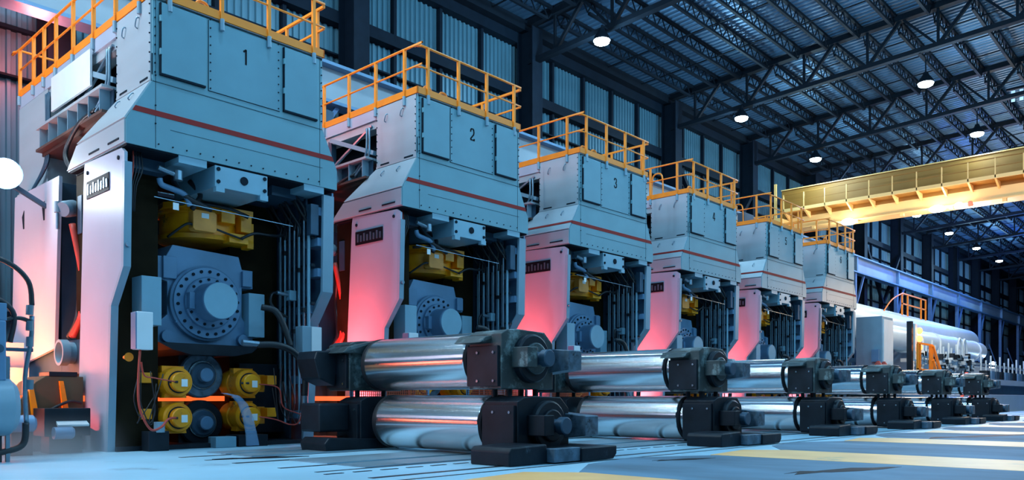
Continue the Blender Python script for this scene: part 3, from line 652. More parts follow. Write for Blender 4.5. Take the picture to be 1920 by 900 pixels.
part('thick_hose', B().tube([(2.2, yy(13.7), 2.62), (2.45, yy(13.6), 2.55), (2.62, yy(13.55), 2.2), (2.7, yy(13.5), 1.9)], .06, 10, 8), 'hose', P)
part('thick_hose', B().tube([(2.05, yy(13.6), 1.9), (2.4, yy(13.45), 1.9), (2.75, yy(13.4), 1.75), (2.95, yy(13.4), 1.4), (2.95, yy(13.4), .95)], .065, 10, 8), 'hose', P)
part('hose_fitting', B().cyl((1.75, yy(13.6), 1.93), (2.1, yy(13.58), 1.91), .055, 12), 'pipe', P)
part('hose_fitting', B().cyl((2.95, yy(13.4), .98), (2.95, yy(13.4), .75), .06, 12), 'pipe', P)
part('hose_elbow', B().tube([(2.95, yy(13.4), .78), (2.95, yy(13.4), .62), (3.02, yy(13.5), .52), (3.1, yy(13.65), .52)], .07, 10, 6), 'pipe', P)
for k in range(9):
    q = random.random
    x1_ = -.1 + q() * .5 if k % 2 else 2.2 + q() * .8
    part('cable', B().tube([(x1_, yy(13.7), 1.6 - q() * .8), (x1_ + .2 * (q() - .5), yy(13.65), .9 - q() * .3), (x1_ + .4 * (q() - .3), yy(13.7), .4 + q() * .2), (x1_ + .5 * q(), yy(13.8), .8 + q() * .6)], .010, 6, 6), 'hose', P)
part('base_block', B().box(1.35, 1.75, yy(13.8), yy(14.1), 0, .2), 'chocklt', P, .01)
part('base_block', B().box(1.8, 2.4, yy(13.8), yy(14.3), 0, .22), 'dark', P, .01)
part('base_block', B().box(.1, .45, yy(13.7), yy(14.0), 0, .34), 'dark', P, .01)
part('sill', B().box(-.3, 3.3, yy(14.0), yy(15.9), 0, .08), 'dark', P)
part('spring_post', B().cyl((.3, yy(13.75), .32), (.3, yy(13.75), .5), .09, 14), 'box', P)
# vertical pipe bank on the right
for k in range(13):
    x_ = 3.18 - (.05 if k % 2 else 0); y_ = 13.62 + k * .085
    top = 4.1 + .15 * ((k * 5) % 3); bot = .4 + .2 * (k % 3) if k % 2 else 1.5
    part('pipe', B().cyl((x_, yy(y_), bot), (x_, yy(y_), top), .022 + .012 * (k % 4 == 0), 8), 'pipe' if k % 3 else 'chocklt', P)
    if k % 2: part('pipe_clamp', B().box(x_ - .05, x_ + .05, yy(y_) - .05, yy(y_) + .04, 2.2 + (k % 5) * .4, 2.28 + (k % 5) * .4), 'hose', P)
    part('pipe_hose', B().tube([(x_, yy(y_), top), (x_ + .02, yy(y_), top + .2), (x_ - .1, yy(y_) + .15, top + .5), (x_ - .2, yy(y_) + .3, 4.95)], .028, 6, 4), 'hose', P)
for z in (2.05, 2.75, 3.5, 4.05): part('pipe_rack', B().box(3.2, 3.28, yy(13.55), yy(14.75), z, z + .05), 'dark', P)
part('manifold', B().box(3.0, 3.15, yy(14.0), yy(14.15), 2.85, 3.05), 'chocklt', P, .01)
part('manifold_pipe', B().cyl((2.75, yy(14.07), 2.98), (3.0, yy(14.07), 2.96), .04, 10), 'pipe', P)
part('pipe_loop', B().tube([(2.75, yy(14.07), 2.98), (2.6, yy(14.0), 2.93), (2.58, yy(14.0), 2.75), (2.75, yy(14.0), 2.6), (2.95, yy(14.0), 2.5)], .025, 8, 6), 'hose', P)
part('valve_box', B().box(3.12, 3.3, yy(13.45), yy(13.6), 4.1, 4.7), 'steelblue', P, .01)
# rear hoses and pipe in the gap between operator and drive side
for k, (a_, dz) in enumerate(((16.0, 0), (16.15, .3), (15.9, -.3))):
    part('gap_hose', B().tube([(-.15 - .1 * k, yy(a_), 4.1), (-.2, yy(a_) - .12, 3.4 + dz), (-.1, yy(a_) + .05, 2.9 + dz), (-.25, yy(a_) - .25, 2.4), (-.3, yy(a_) + .05, 2.05)], .06, 10, 6), 'redhose' if k != 1 else 'hose', P)
part('gap_valve', B().lathe((-.25, yy(16.15), 4.45), (-.5, yy(15.95), 4.35), [(0, .15), (.7, .15), (1, .13)], 18), 'box', P)
part('gap_valve', B().box(-.3, .0, yy(15.6), yy(15.8), 3.9, 4.6), 'steelblue', P, .01)
part('drain_pipe', B().lathe((.2, yy(16.0), 1.74), (-.55, yy(16.0), 1.74), [(0, .2), (.8, .2), (.82, .24), (1, .24), (1.0, .19), (.6, .18)], 28, cap=False), 'chocklt', P)
part('drain_bracket', B().box(-.3, .1, yy(15.45), yy(16.6), 1.35, 1.98), 'steelblue', P, .01)
part('gap_frame', B().box(-.1, .2, yy(15.45), yy(16.6), 0, 1.3), 'steelblue', P)

OFF = dict(backup_chock=(.31, .45, .03), bearing_flange=(.16, .47, .05), inner_flange=(.16, .47, .05), hub=(.14, .47, .05), hub_cap=(.14, .47, .05), key_block=(.14, .47, .05),
           hydraulic_cylinder=(.5, .65, .25), roll_end=(.15, .42, 0), yellow_actuator=(.1, .18, 0), balance_block=(-.19, -.29, -.07), lower_chock=(.31, .40, 0), lower_block=(.1, .40, 0), inner_backing=(0, .5, 0))
for c in kids(P):
    nm = c.name.split('.')[0]
    if nm in OFF: c.location = OFF[nm]
SN = snapshot(P)
stands = [P]
for k in range(1, 6):
    c = copy_tree(SN); c.location.x = X0 + SP * k; stands.append(c)
where = ['nearest the camera at the left', 'behind the nearest pair of rolls', 'behind the second pair of rolls', 'fourth in the row', 'fifth in the row', 'smallest and farthest']
for k, s_ in enumerate(stands):
    s_['label'] = f'blue-grey rolling mill stand painted with the number {k + 1}, {where[k]}'
# stencil numbers
def strokes(b, L, w=.034):
    for pts in L:
        for p, q in zip(pts, pts[1:]):
            d = Vector((q[0] - p[0], q[1] - p[1])); n = Vector((-d.y, d.x)).normalized() * w / 2; e = d.normalized() * w * .25
            p_ = Vector(p) - e; q_ = Vector(q) + e
            b.prism([tuple(p_ - n), tuple(q_ - n), tuple(q_ + n), tuple(p_ + n)], 'y', -.016, -.010)
    return b
W_, H_ = .055, .27
DG = {1: [[(-.03, .22), (.012, .255)], [(.012, .0), (.012, .255)]],
      2: [[(-W_, .19), (-W_ * .8, .235), (-.012, .26)], [(.014, .26), (W_ * .85, .24), (W_, .18), (W_ * .8, .13), (-W_ * .8, .03), (-W_, .008)], [(-W_, .0), (-.012, .0)], [(.016, .0), (W_ + .01, .0), (W_ + .01, .03)]],
      3: [[(-W_, .21), (-W_ * .7, .25), (-.01, .26)], [(.014, .26), (W_ * .9, .235), (W_ * .9, .17), (.012, .137)], [(.012, .132), (W_, .10), (W_, .03), (.014, .0)], [(-.01, .0), (-W_ * .7, .012), (-W_, .05)]],
      4: [[(.0, .26), (-W_ - .01, .09), (-W_ - .01, .07), (.0, .07)], [(.03, .26), (.03, .0)], [(.03, .07), (.075, .07)]],
      5: [[(W_, .26), (-W_ * .9, .26), (-W_, .15)], [(-W_, .15), (.0, .165)], [(.02, .16), (W_ * .9, .14), (W_, .08), (W_ * .8, .02), (.014, .0)], [(-.01, .0), (-W_ * .8, .012), (-W_, .05)]],
      6: [[(W_, .22), (W_ * .7, .25), (.014, .26)], [(-.012, .258), (-W_ * .9, .21), (-W_, .13), (-W_ * .9, .03), (-.012, .0)], [(.014, .0), (W_ * .9, .03), (W_, .09), (W_ * .7, .14), (.014, .155)], [(-.012, .155), (-W_ * .7, .14)]]}
for k, s_ in enumerate(stands):
    hd = [c for c in kids(s_) if c.name.startswith('hood') and not c.name.startswith('hood_skirt')][0]
    part('stencil_number', strokes(B(), [[(p[0] + 1.66, p[1] + 6.92) for p in l] for l in DG[k + 1]]), 'ink', hd)
    if k >= 2:
        a, bq = zx(5.66)[0], zx(5.60)[0]
        sk_ = [c for c in kids(s_) if c.name.startswith('hood_skirt')][0]
        part('red_stripe', quad(B(), [(a, 0, 5.66), (bq, 0, 5.60), (bq, 1.95, 5.60), (a, 1.9, 5.66)], (-.035, 0, .014)), 'red', sk_)
# extras that only some stands carry
s1 = stands[0]
part('white_cover_panel', B().box(-.10, -.06, yy(15.75), yy(17.8), 6.68, 7.36), 'white', s1)
eq = [('white_box', 0, (1.7, 2.5, 1.6, 2.6, 7.56, 8.15), 'white'), ('valve_rack', 1, (-.0, .35, 3.6, 4.7, 7.56, 8.1), 'steelblue'), ('grey_frame', 2, (1.4, 2.2, 1.2, 1.5, 7.56, 8.2), 'box'), ('white_box', 3, (.3, 1.6, 3.0, 4.2, 7.56, 7.95), 'white'), ('grey_frame', 4, (.6, 1.4, 1.2, 1.5, 7.56, 8.2), 'steelblue'), ('grey_frame', 0, (.4, .9, 4.3, 4.8, 7.56, 8.2), 'steelblue')]
for nm, k, bx, m_ in eq: part(nm, B().box(*bx), m_, stands[k], .01)
r_ = part('cable_reel', B().lathe((1.9, .9, 7.85), (2.0, .9, 7.85), [(0, .28), (.2, .28), (.21, .12), (.8, .12), (.81, .28), (1, .28)], 24), 'hose', stands[1])
part('reel_frame', B().box(1.3, 1.85, .85, 1.0, 7.7, 7.95), 'box', stands[1], .01)
for k in (3, 4):
    for y_ in (1.2, 1.9): part('ladder_hoop', B().tube([(.05, y_ - .22, 7.56), (.05, y_ - .2, 8.2), (.05, y_ - .1, 8.38), (.05, y_ + .1, 8.38), (.05, y_ + .2, 8.2), (.05, y_ + .22, 7.56)], .026, 8, 3), 'rail', stands[k])
p1 = thing('flow_valve', 'small white-tagged valve with orange base in gap of nearest stand', 'valve', (X0 - .55, 16.05, 4.0))
part('body', B().cyl((0, 0, .3), (0, 0, .5), .06, 12), 'box', p1)
part('stem', B().cyl((0, 0, 0), (0, 0, .3), .03, 10), 'pipe', p1)

# ================================================================== HOT STRIP
b = B().box(-12, 42, 15.1, 17.2, 0.85, 0.95)
hs = part('hot_strip', b, 'hot'); tag(hs, 'glowing orange hot steel strip running through all six stands', 'steel strip')
for k in range(6):
    xc = X0 + SP * k - 1.3
    area('strip_glow', (xc + .2, 15.1, .95), (xc + .9, 14.9, 1.9), .9, 2.0, 420 if k else 40, (1.0, 0.095, 0.095), 100)
area('strip_glow', (2.6, 17.2, .95), (5.4, 18.0, 2.4), 1.6, 2.0, 650, (1.0, 0.13, 0.06))
area('entry_glow', (2.3, 15.8, .7), (5.2, 17.6, 1.3), .8, 1.4, 600, (1.0, .20, .06), 70)
area('entry_glow', (3.9, 17.1, 1.0), (4.3, 17.9, 1.5), 1.6, .3, 420, (1.0, .30, .10), 150)
point('entry_glow', (3.95, 14.3, .55), 70, (1.0, .20, .05), .2)
area('entry_glow', (2.6, 17.3, 1.0), (1.5, 21.5, 3), 2, 1, 700, (1.0, .16, .06), 150)
# red mesh guards between stands
for k in range(3):
    g = thing('mesh_guard', ['red wire mesh guard behind the nearest pair of rolls', 'red wire mesh guard between first and second pair of rolls', 'red wire mesh guard behind the second pair of rolls'][k], 'guard', (9.5 + (0, 3.2, 5.74)[k], 13.0, .78), 'red mesh guards')
    b = B()
    for i in range(40): b.box(i * .05, i * .05 + .012, 0, .012, 0, .5)
    for j in range(11): b.box(0, 2.0, 0, .012, j * .05, j * .05 + .012)
    part('wire_mesh', b, 'mesh', g, kind='stuff')
    for x in (0, 2.0): part('guard_post', B().box(x, x + .05, 0, .05, -.78, .55), 'chock', g)

# ================================================================== WORK ROLLS
def chock(par, z, yf, yb, front, low):
    """chock around axis height z; yf is the outer face, yb the inner face (towards the barrel); y grows from outer to inner when front"""
    s = 1 if front else -1
    m_ = 'chockb' if low else 'chockw'
    lo, hi = min(yf, yb), max(yf, yb)
    body = part('chock', B().prism([(-.55, z - .46), (.62, z - .46), (.62, z + .25), (.42, z + .42), (-.2, z + .44), (-.42, z + .42), (-.55, z + .36)], 'y', lo, hi), m_, par, .015)
    ck = part('cheek_plate', B().box(-.60, -.55, lo + .04, hi + (-.0 if front else 0), z - .42, z + .30 if low else z + .18), 'chockb' if low else 'dark', body, .006)
    for yq in (.12, .45):
        for zq in (-.34, .2 if low else .08): part('bolt', B().cyl((-.60, lo + yq, z + zq), (-.62, lo + yq, z + zq), .022, 8), 'neck', ck)
    cv = part('end_cover', B().lathe((.05, yf + .0, z), (.05, yf - s * .12, z), [(0, .37), (.8, .37), (1, .34)], 32), 'dark', body)
    part('cover_ring', B().lathe((.05, yf - s * .11, z), (.05, yf - s * .17, z), [(0, .24), (.8, .24), (1, .22)], 28), m_, cv)
    part('spindle', B().lathe((.05, yf - s * .15, z), (.05, yf - s * .42, z), [(0, .10), (.55, .10), (.56, .13), (.95, .13), (1, .115)], 24), 'steelblue', body)
    part('ear', B().box(-.36, -.14, min(yf - s * .34, yf), max(yf - s * .34, yf), z - .14, z + .16), 'chockb' if low else m_, body, .012)
    e2 = part('ear', B().prism([(min(yf - s * .40, yf + s * .35), z - .16), (max(yf - s * .40, yf + s * .35), z - .24), (max(yf - s * .40, yf + s * .35), z + .20), (min(yf - s * .40, yf + s * .35), z + .14)], 'x', .52, .84), 'scratch', body, .012)
    return body
def roll(k, upper):
    xk = 9.10 + SP * k; dy = .32 if upper else 0; z = 1.50 if upper else .50
    nm = ['nearest the camera', 'second from the camera', 'third from the camera', 'fourth from the camera', 'fifth from the camera', 'farthest away'][k]
    t = thing('work_roll', f"{'upper' if upper else 'lower'} polished steel roll with black bearing chocks, pair {nm}", 'roll', (xk, 7.2 + dy, 0), 'spare work rolls in front of the stands')
    y = lambda v: v - 7.2
    R = .455
    part('barrel', B().lathe((0, y(8.62), z), (0, y(11.15), z), [(0, R - .02), (.012, R), (.988, R), (1, R - .02)], 72), 'chrome', t)
    part('barrel_collar', B().lathe((0, y(8.57), z), (0, y(8.63), z), [(0, .455), (1, .458)], 56), 'ink', t)
    part('barrel_collar', B().lathe((0, y(11.14), z), (0, y(11.26), z), [(0, R + .012), (.6, R + .012), (1, .34)], 48), 'hose', t)
    part('neck', B().lathe((0, y(8.2), z), (0, y(8.58), z), [(0, .36), (.4, .36), (.41, .415), (1, .415)], 56), 'chrome', t)
    part('neck', B().lathe((0, y(11.2), z), (0, y(11.5), z), [(0, .30), (1, .30)], 40), 'neck', t)
    c1 = chock(t, z, y(7.72), y(8.40), True, not upper)
    c2 = chock(t, z, y(12.05), y(11.42), False, not upper)
    if upper:
        # arched hood that reaches back over the barrel end
        part('hood_arm', B().hexa([(-.78, y(7.95), z + .22), (.0, y(7.95), z + .22), (.0, y(8.50), z + .22), (-.78, y(8.50), z + .22), (-.66, y(7.95), z + .31), (.0, y(7.85), z + .46), (.0, y(8.45), z + .46), (-.66, y(8.50), z + .33)]), 'chockw', c1, .012)
        part('hood_arm', B().hexa([(-.78, y(11.3), z + .2), (.0, y(11.3), z + .2), (.0, y(12.0), z + .2), (-.78, y(12.0), z + .2), (-.66, y(11.3), z + .31), (.0, y(11.2), z + .46), (.0, y(12.0), z + .46), (-.62, y(12.0), z + .30)]), 'chockw', c2, .012)
        part('counterweight', B().prism([(-.95, z - .25), (-.62, z - .38), (-.55, z + .2), (-.7, z + .26), (-1.0, z + .24), (-1.05, z + .1)], 'y', y(11.75), y(12.35)), 'dark', c2, .03)
        for c_, yv in ((c1, 7.85), (c1, 8.15), (c2, 11.6)):
            part('spacer_pin', B().cyl((-.25, y(yv), z - .46), (-.25, y(yv), z - .575), .045, 10), 'dark', c_)
            part('spacer_pin', B().cyl((.35, y(yv), z - .46), (.35, y(yv), z - .575), .045, 10), 'dark', c_)
    else:
        f = part('foot', B().prism([(-1.38, .0), (.80, .0), (.80, .20), (-.62, .20), (-.62, .27), (-1.33, .25), (-1.38, .20)], 'y', y(7.12), y(7.85)), 'chockb', c1, .02)
        part('foot_block', B().prism([(-.62, .02), (-.05, .02), (-.05, .21), (-.62, .21)], 'y', y(6.98), y(7.14)), 'scratch', f, .008)
        part('foot_block', B().prism([(-.05, .01), (.72, .01), (.8, .08), (.8, .2), (-.05, .2)], 'y', y(6.95), y(7.14)), 'chockb', f, .015)
        part('foot', B().prism([(-1.30, .0), (.7, .0), (.7, .2), (-.5, .2), (-1.25, .24), (-1.34, .14)], 'y', y(11.35), y(12.1)), 'chockb', c2, .02)
        part('chock_wing', B().box(-1.2, -.58, y(11.7), y(12.3), .32, .82), 'dark', c2, .04)
    return t
for k in range(6):
    roll(k, False); roll(k, True)

# ================================================================== LEFT FOREGROUND
# flood lamp
fd = thing('flood_lamp', 'dazzling white flood lamp at the left edge below the platform', 'lamp', (4.6, 16.9, 5.05))
part('lamp_glass', B().lathe((0, -.02, 0), (-.05, -.12, 0), [(0, .24), (.6, .26), (1, .2)], 24), 'starglass', fd)
part('housing', B().lathe((0, .0, 0), (.1, .25, 0), [(0, .29), (.7, .22), (1, .1)], 20), 'steelblue', fd)
part('arm', B().bar((.05, .15, -.1), (.85, .2, -.5), .08), 'steelblue', fd)
point('flood_light', (4.54, 16.72, 5.05), 200, (0.85, 0.93, 1.0), .05)
# hydraulic unit cut by the left edge
hu = thing('hydraulic_unit', 'grey-blue hydraulic pump unit with steel pipes at the lower left edge', 'pump unit', (3.55, 13.0, 0))
part('motor_body', B().box(-.75, -.02, -.1, .4, 1.15, 2.0), 'chock', hu, .02)
part('tank_body', B().lathe((-.7, .1, .78), (.12, .1, .78), [(0, .42), (.9, .42), (1, .34)], 28), 'box', hu)
part('stand_leg', B().box(-.7, -.05, 0, .3, 0, .5), 'dark', hu)
part('valve_head', B().box(-.5, -.0, -.05, .3, 2.0, 2.25), 'chock', hu, .01)
part('gauge', B().cyl((-.12, -.1, 1.6), (-.12, -.14, 1.6), .06, 16), 'steelblue', hu)
part('steel_pipe', B().tube([(.26, 0, .55), (.24, 0, 1.2), (.32, 0, 1.75), (.33, 0, 2.1)], .032, 10, 4), 'pipe', hu)
for z_ in (1.1, 1.72, 1.95, 2.18): part('pipe_coupling', B().cyl((.30, 0, z_ - .07), (.305, 0, z_ + .07), .052, 12), 'pipe', hu)
part('rubber_hose', B().tube([(.33, 0, 2.25), (.28, 0, 2.6), (.0, .02, 2.85), (-.5, .05, 2.95)], .035, 10, 6), 'hose', hu)
part('rubber_hose', B().tube([(.25, 0, .55), (.22, 0, .25), (.0, 0, .15), (-.4, 0, .1)], .045, 10, 6), 'hose', hu)
part('rubber_hose', B().tube([(.05, 0, 1.7), (.1, 0, 2.1), (-.1, 0, 2.3), (-.4, 0, 2.3)], .035, 10, 6), 'hose', hu)
part('rubber_hose', B().tube([(.3, 0, 2.02), (.1, 0, 2.05), (-.3, 0, 1.9), (-.6, 0, 1.85)], .03, 10, 6), 'hose', hu)
part('drain_leg', B().bar((.02, 0, 0), (.02, 0, 1.5), .05), 'pipe', hu)
part('clamp_bar', B().bar((-.1, 0, 1.6), (.34, 0, 1.6), .05), 'steelblue', hu)
# entry guide with olive ribs in front of the nearest stand
eg = thing('entry_guide', 'dark olive ribbed strip guide box in red glow left of the nearest stand', 'guide', (4.7, 15.45, 0))
part('guide_body', B().prism([(-.5, .72), (-.15, 1.18), (.0, 1.28), (.6, 1.28), (.6, .55), (-.5, .55)], 'y', -.4, .5), 'olive', eg, .01)
for x in (-.22, .26):
    part('rib', B().prism([(x, .62), (x + .1, .62), (x, 1.2), (x - .06, 1.2)], 'y', -.46, -.4), 'hyd', eg)
part('guide_leg', B().box(-.4, .55, -.3, .4, 0, .56), 'dark', eg)
part('guide_cap', B().box(.05, .5, -.42, .1, 1.28, 1.36), 'dark', eg, .01)
part('hose', B().tube([(-.2, -.5, .55), (.1, -.55, .75), (.35, -.5, .85), (.55, -.45, .82)], .025, 8, 6), 'hose', eg)
part('hose', B().tube([(-.25, -.5, .48), (.1, -.55, .55), (.4, -.5, .7), (.6, -.45, .7)], .02, 8, 6), 'hose', eg)
cu = thing('sensor_unit', 'dark sensor box with slanted bright cover plate before the nearest stand', 'sensor', (4.65, 14.3, 0))
part('sensor_body', B().box(-.2, .5, .0, .55, .28, .74), 'dark', cu, .01)
part('cover_plate', B().hexa([(-.02, -.04, .44), (.46, -.04, .44), (.36, .22, .70), (-.06, .22, .70), (-.02, -.06, .47), (.46, -.06, .47), (.36, .2, .73), (-.06, .2, .73)]), 'tag', cu)
part('sensor_foot', B().box(-.1, .4, .1, .5, 0, .28), 'dark', cu)
part('small_motor', B().lathe((-.75, -.05, .5), (-.35, -.05, .5), [(0, .12), (.1, .14), (.9, .14), (1, .1)], 18), 'chock', cu)
part('small_motor', B().lathe((-.1, -.1, .34), (.2, -.1, .34), [(0, .1), (.9, .1), (1, .08)], 18), 'chock', cu)
part('motor_leg', B().box(-.7, -.4, -.1, .05, 0, .38), 'dark', cu)
# hot equipment behind: glowing entry channel
ec = thing('entry_table', 'steel entry roller table glowing red left of the nearest stand', 'table', (0, 16.2, 0))
part('side_beam', B().box(-9, 4.1, -1.5, -1.3, .45, .85), 'steelblue', ec)
part('side_beam', B().box(-9, 5.2, 1.4, 1.6, .45, 1.5), 'panel', ec)
for k in range(15): part('table_roller', B().cyl((-8.6 + k * .85, -1.2, .64), (-8.6 + k * .85, 1.3, .64), .2, 18), 'neck', ec)
part('guard_plate', B().box(1.6, 5.2, 1.7, 1.75, .9, 2.0), 'panel', ec)
for x in (2.2, 3.2, 4.2): part('guard_rib', B().box(x, x + .12, 1.55, 1.7, .9, 2.0), 'panel', ec)
# water falling from the lower works of the nearest stand
b = B(); ys = 13.72
pts = [(1.52, 1.0, .10), (1.75, .95, .14), (1.9, .8, .16), (2.0, .55, .18), (2.07, .25, .2), (2.1, .02, .24)]
rows_ = [[(x + X0 - 0.05 - wd / 2, ys, z), (x + X0 - .05 + wd / 2, ys, z), (x + X0 - .05 + wd / 2, ys + .06, z), (x + X0 - .05 - wd / 2, ys + .06, z)] for x, z, wd in pts]
b.loft(rows_); wt = part('water_stream', b, 'water'); tag(wt, 'pale blue stream of cooling water falling beside the lower yellow actuator', 'water', kind='stuff')

# ================================================================== RIGHT BACKGROUND
tk = thing('water_tank', 'long white cylindrical cooling water tank with lower header pipe', 'tank', (52, 19.3, 0))
def capsule(x0_, x1_, y_, z_, R): 
    L = x1_ - x0_; pr = [(0, R * .1)]
    for k in range(1, 7): a_ = k * PI / 12; pr.append((R * .6 * (1 - math.cos(a_)) / L, R * math.sin(a_)))
    for k in range(6, 0, -1): a_ = k * PI / 12; pr.append((1 - R * .6 * (1 - math.cos(a_)) / L, R * math.sin(a_)))
    pr.append((1, R * .1)); return B().lathe((x0_, y_, z_), (x1_, y_, z_), pr, 40, soft=True)
part('tank_shell', capsule(-9, 31.8, 0, 6.1, 1.12), 'tank', tk)
part('header_pipe', capsule(1.5, 28.0, -1.75, 5.0, .80), 'tank', tk)
for x in (7, 13, 19, 25):
    part('collar', B().lathe((x, -1.75, 4.95), (x + .5, -1.75, 4.95), [(0, .80), (.2, .90), (.8, .90), (1, .80)], 32), 'tank', tk)
    part('link_pipe', B().bar((x + 2.5, -.2, 6.0), (x + 2.5, -1.6, 5.2), .6, .6), 'tank', tk)
for x in (5, 12, 18, 24):
    part('saddle', B().prism([(-1.6, 4.6), (1.0, 5.3), (.3, 2.8), (-.3, 2.8)], 'x', x, x + .5), 'panel', tk)
    part('support', B().box(x, x + .4, -.3, .3, 0, 2.9), 'bluecol', tk)
lg = thing('tank_guard_rail', 'small yellow guard cage standing on top of the white tank', 'railing', (62.5, 18.6, 7.0))
for x in (0, 1.3, 4.6, 5.8): part('rail_post', B().box(x, x + .1, 0, .1, 0, 1.6), 'rail', lg)
for z in (.8, 1.55): part('rail', B().box(0, 5.9, 0, .08, z, z + .09), 'rail', lg)
part('curved_rail', B().tube([(-4.2, 0, -.1), (-2.4, 0, .9), (0, 0, 1.6)], .05, 6, 6), 'rail', lg)
cb = thing('control_cabinet', 'tall blue-grey cabinet beyond the stand marked 6', 'cabinet', (41.2, 13.2, 0))
part('cabinet_body', B().box(0, 1.6, 0, 1.25, 2.5, 4.95), 'box', cb, .02)
part('cabinet_side', B().box(.1, 1.5, -.05, 0, 2.6, 4.8), 'white', cb)
part('base_frame', B().box(0, 2.4, -.1, 1.6, 1.6, 2.5), 'steelblue', cb, .02)
part('base_leg', B().box(.2, 2.2, .2, 1.4, 0, 1.6), 'dark', cb)
part('small_box', B().box(-.2, 0, .1, .45, 2.7, 3.3), 'chock', cb)
st = thing('signal_mast', 'dark mast with white box and glowing orange signal lamps beside the cabinet', 'signal', (43.5, 12.6, 1.6))
part('mast', B().box(-.12, .12, -.12, .12, 0, 3.2), 'dark', st)
part('white_box', B().box(.35, .65, -.15, .15, 1.3, 3.1), 'white', st)
for z in (1.9, 2.35, 2.75): part('signal_lamp', B().lathe((.75, -.18, z), (.75, -.36, z), [(0, .17), (.6, .17), (1, .1)], 16), 'orangelamp', st)
ld = thing('access_ladder', 'yellow caged access ladder beside the signal mast', 'ladder', (44.5, 12.0, 1.3))
for x in (-1.7, -1.35, .4, .75): part('ladder_post', B().box(x, x + .09, 0, .1, 0, 2.3), 'rail', ld)
part('handrail', B().bar((.75, 0, 2.3), (3.0, 0, .3), .11), 'rail', ld)
part('handrail', B().bar((.75, 0, 1.6), (2.8, 0, -.2), .11), 'rail', ld)
for z in (.3, 1.0, 2.3): part('crossbar', B().box(-1.7, .8, 0, .08, z, z + .09), 'rail', ld)
part('step_base', B().box(-1.8, 3.2, -.1, 1.0, -1.3, 0), 'chock', ld)
of = thing('orange_skid', 'orange-red machine skid beside the stand marked 6', 'machine', (38.4, 12.5, 0))
part('skid_body', B().box(0, 2.6, 0, 1.4, 1.5, 2.1), 'redhose', of, .03)
for x in (.7, 1.5): part('cone', B().lathe((x, .2, 2.1), (x, .2, 2.65), [(0, .22), (.6, .2), (1, .06)], 16), 'redhose', of)
part('skid_base', B().box(0, 2.6, 0, 1.4, 0, 1.5), 'dark', of)
part('yellow_bar', B().box(-.1, 2.8, -.1, 0, 1.9, 1.97), 'rail', of)
# cooling header with many nozzles, then the run-out roller table
ch_ = thing('cooling_header', 'dense cooling header with upright nozzle pipes below the white tank', 'cooling header', (50, 14.2, 0))
part('header_base', B().box(-1, 13.4, -.3, 1.6, 0, 2.1), 'panel', ch_)
part('header_beam', B().box(-1, 13, .2, .5, 3.0, 3.2), 'runway', ch_)
for k in range(20):
    part('nozzle_pipe', B().cyl((k * .62, .1, 2.1), (k * .62, .1, 4.5 - .3 * (k % 3)), .07, 8), 'tank', ch_)
rnd = random.Random(3)
for k in range(110):
    x, z = rnd.uniform(-.8, 12.5), rnd.uniform(2.2, 3.6)
    part('valve_body', B().box(x, x + rnd.uniform(.15, .45), -.3, -.05, z, z + rnd.uniform(.1, .35)), ('dark', 'chock', 'tank', 'pipe')[k % 4], ch_)
for x in (9.2, 10.4): part('loop_pipe', B().tube([(x, 0, 2.8), (x, 0, 4.2), (x + .5, 0, 4.9), (x + 1.1, 0, 4.3), (x + 1.1, 0, 2.8)], .07, 8, 6), 'tank', ch_)
ro = thing('runout_table', 'pale long run-out roller table with upright pipes at the far right', 'roller table', (64, 14.2, 0))
part('table_beam', B().box(0, 50, -.6, 2.4, 1.9, 2.3), 'panel', ro)
part('table_wall', B().box(0, 50, -.2, 2.2, .3, 1.9), 'steelblue', ro)
part('header_tube', B().box(0, 10, .6, 1.4, 2.7, 3.3), 'tank', ro)
for k in range(30):
    part('upright_pipe', B().cyl((1.5 + k * 1.5, 0, 2.3), (1.5 + k * 1.5, 0, 4.1 - .4 * (k % 2)), .06, 6), 'tank', ro)
    part('table_motor', B().box(1 + k * 1.5, 1.9 + k * 1.5, -.5, 0, 2.3, 2.9), ('dark', 'chock', 'steelblue')[k % 3], ro)
part('upper_beam', B().box(0, 50, .0, .3, 3.3, 3.45), 'runway', ro)
ds = thing('folding_trestle', 'red folding trestle lying between roll sets and the cooling header', 'trestle', (48.4, 11.4, 0))
part('trestle_leg', B().bar((0, 0, .9), (1.0, 0, 2.3), .14), 'redhose', ds)
part('trestle_leg', B().bar((1.0, 0, 2.3), (2.0, 0, 1.0), .14), 'redhose', ds)
part('trestle_leg', B().bar((2.0, 0, 1.0), (4.5, 0, 1.5), .14), 'redhose', ds)
part('trestle_leg', B().bar((0, .6, 0), (4.5, .6, 1.0), .14), 'redhose', ds)
bx = thing('pale_concrete_block', 'pale concrete block wall standing at the right edge beyond the rolls', 'block', (58, 12.3, 0))
part('block', B().box(0, 14, 0, .9, 0, 1.15), 'panel', bx, .03)
fc = thing('far_flood_lamp', 'bright blue-white flood lamp low at the far right near the roller table', 'lamp', (90, 18.6, 4.1))
part('lamp_glass', B().lathe((0, 0, 0), (-.1, -.3, 0), [(0, .4), (.6, .42), (1, .3)], 16), 'lampglass', fc)
part('lamp_post', B().box(-.08, .08, .05, .2, -4.1, .3), 'bluecol', fc)
point('far_flood_light', (89.5, 17.6, 4.1), 1500, (0.5, 0.75, 1.0), .3)
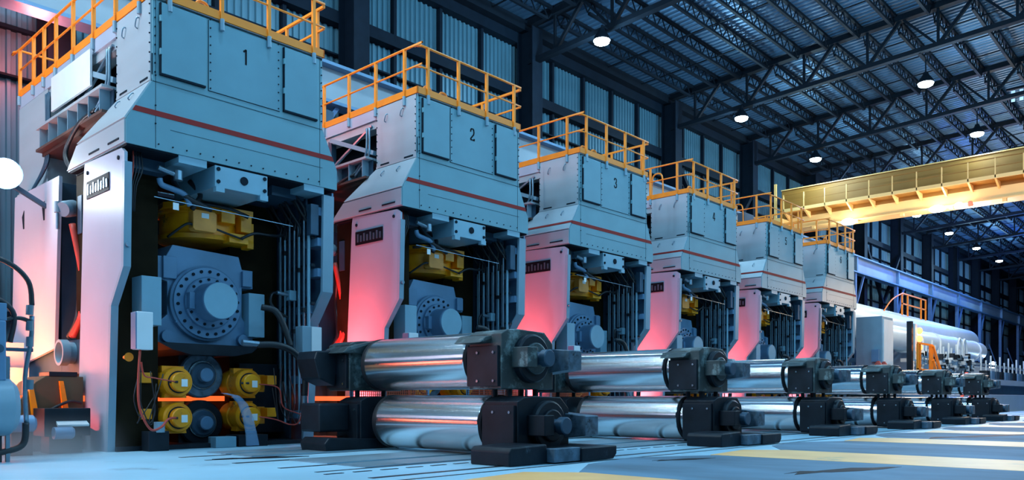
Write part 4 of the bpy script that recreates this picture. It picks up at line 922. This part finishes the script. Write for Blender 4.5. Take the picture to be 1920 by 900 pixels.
for i, x in enumerate((70, 92)):
    point('far_blue_fill', (x, 16, 13), 6000, (0.06, 0.22, 1.0), .8)  # unseen fill added to tint the far roof and wall blue

# drifting steam at the foot of the nearest stand
def mist(name, label, x0, x1, y0, y1, z1, dens, col):
    m = bpy.data.materials.new(name); m.use_nodes = True; nt = m.node_tree; nt.nodes.clear()
    o = nt.nodes.new('ShaderNodeOutputMaterial'); v = nt.nodes.new('ShaderNodeVolumePrincipled'); v.inputs['Color'].default_value = (*col, 1)
    tc = nt.nodes.new('ShaderNodeTexCoord'); n = nt.nodes.new('ShaderNodeTexNoise'); n.inputs['Scale'].default_value = 1.3; n.inputs['Detail'].default_value = 3
    sep = nt.nodes.new('ShaderNodeSeparateXYZ'); nt.links.new(tc.outputs['Generated'], sep.inputs[0])
    nt.links.new(tc.outputs['Object'], n.inputs['Vector'])
    def mth(op, a, b):
        q = nt.nodes.new('ShaderNodeMath'); q.operation = op; q.use_clamp = True
        for i, t in enumerate((a, b)):
            if isinstance(t, (int, float)): q.inputs[i].default_value = t
            else: nt.links.new(t, q.inputs[i])
        return q.outputs[0]
    def hump(a): return mth('MULTIPLY', mth('MULTIPLY', a, mth('SUBTRACT', 1.0, a)), 4.0)
    fall = mth('POWER', mth('SUBTRACT', 1.0, sep.outputs['Z']), 2.0)
    d = mth('MULTIPLY', mth('MULTIPLY', fall, hump(sep.outputs['X'])), mth('MULTIPLY', hump(sep.outputs['Y']), n.outputs['Fac']))
    q = nt.nodes.new('ShaderNodeMath'); q.operation = 'MULTIPLY'; nt.links.new(d, q.inputs[0]); q.inputs[1].default_value = dens
    nt.links.new(q.outputs[0], v.inputs['Density']); nt.links.new(v.outputs[0], o.inputs['Volume'])
    b = B().box(x0, x1, y0, y1, .02, z1); ob = part(name, b, m); tag(ob, label, 'steam', kind='stuff')
mist('steam_cloud', 'low blue-white steam drifting over the floor at the foot of the nearest stand', 2.6, 5.3, 12.6, 14.7, .7, 2.6, (.8, .9, 1))
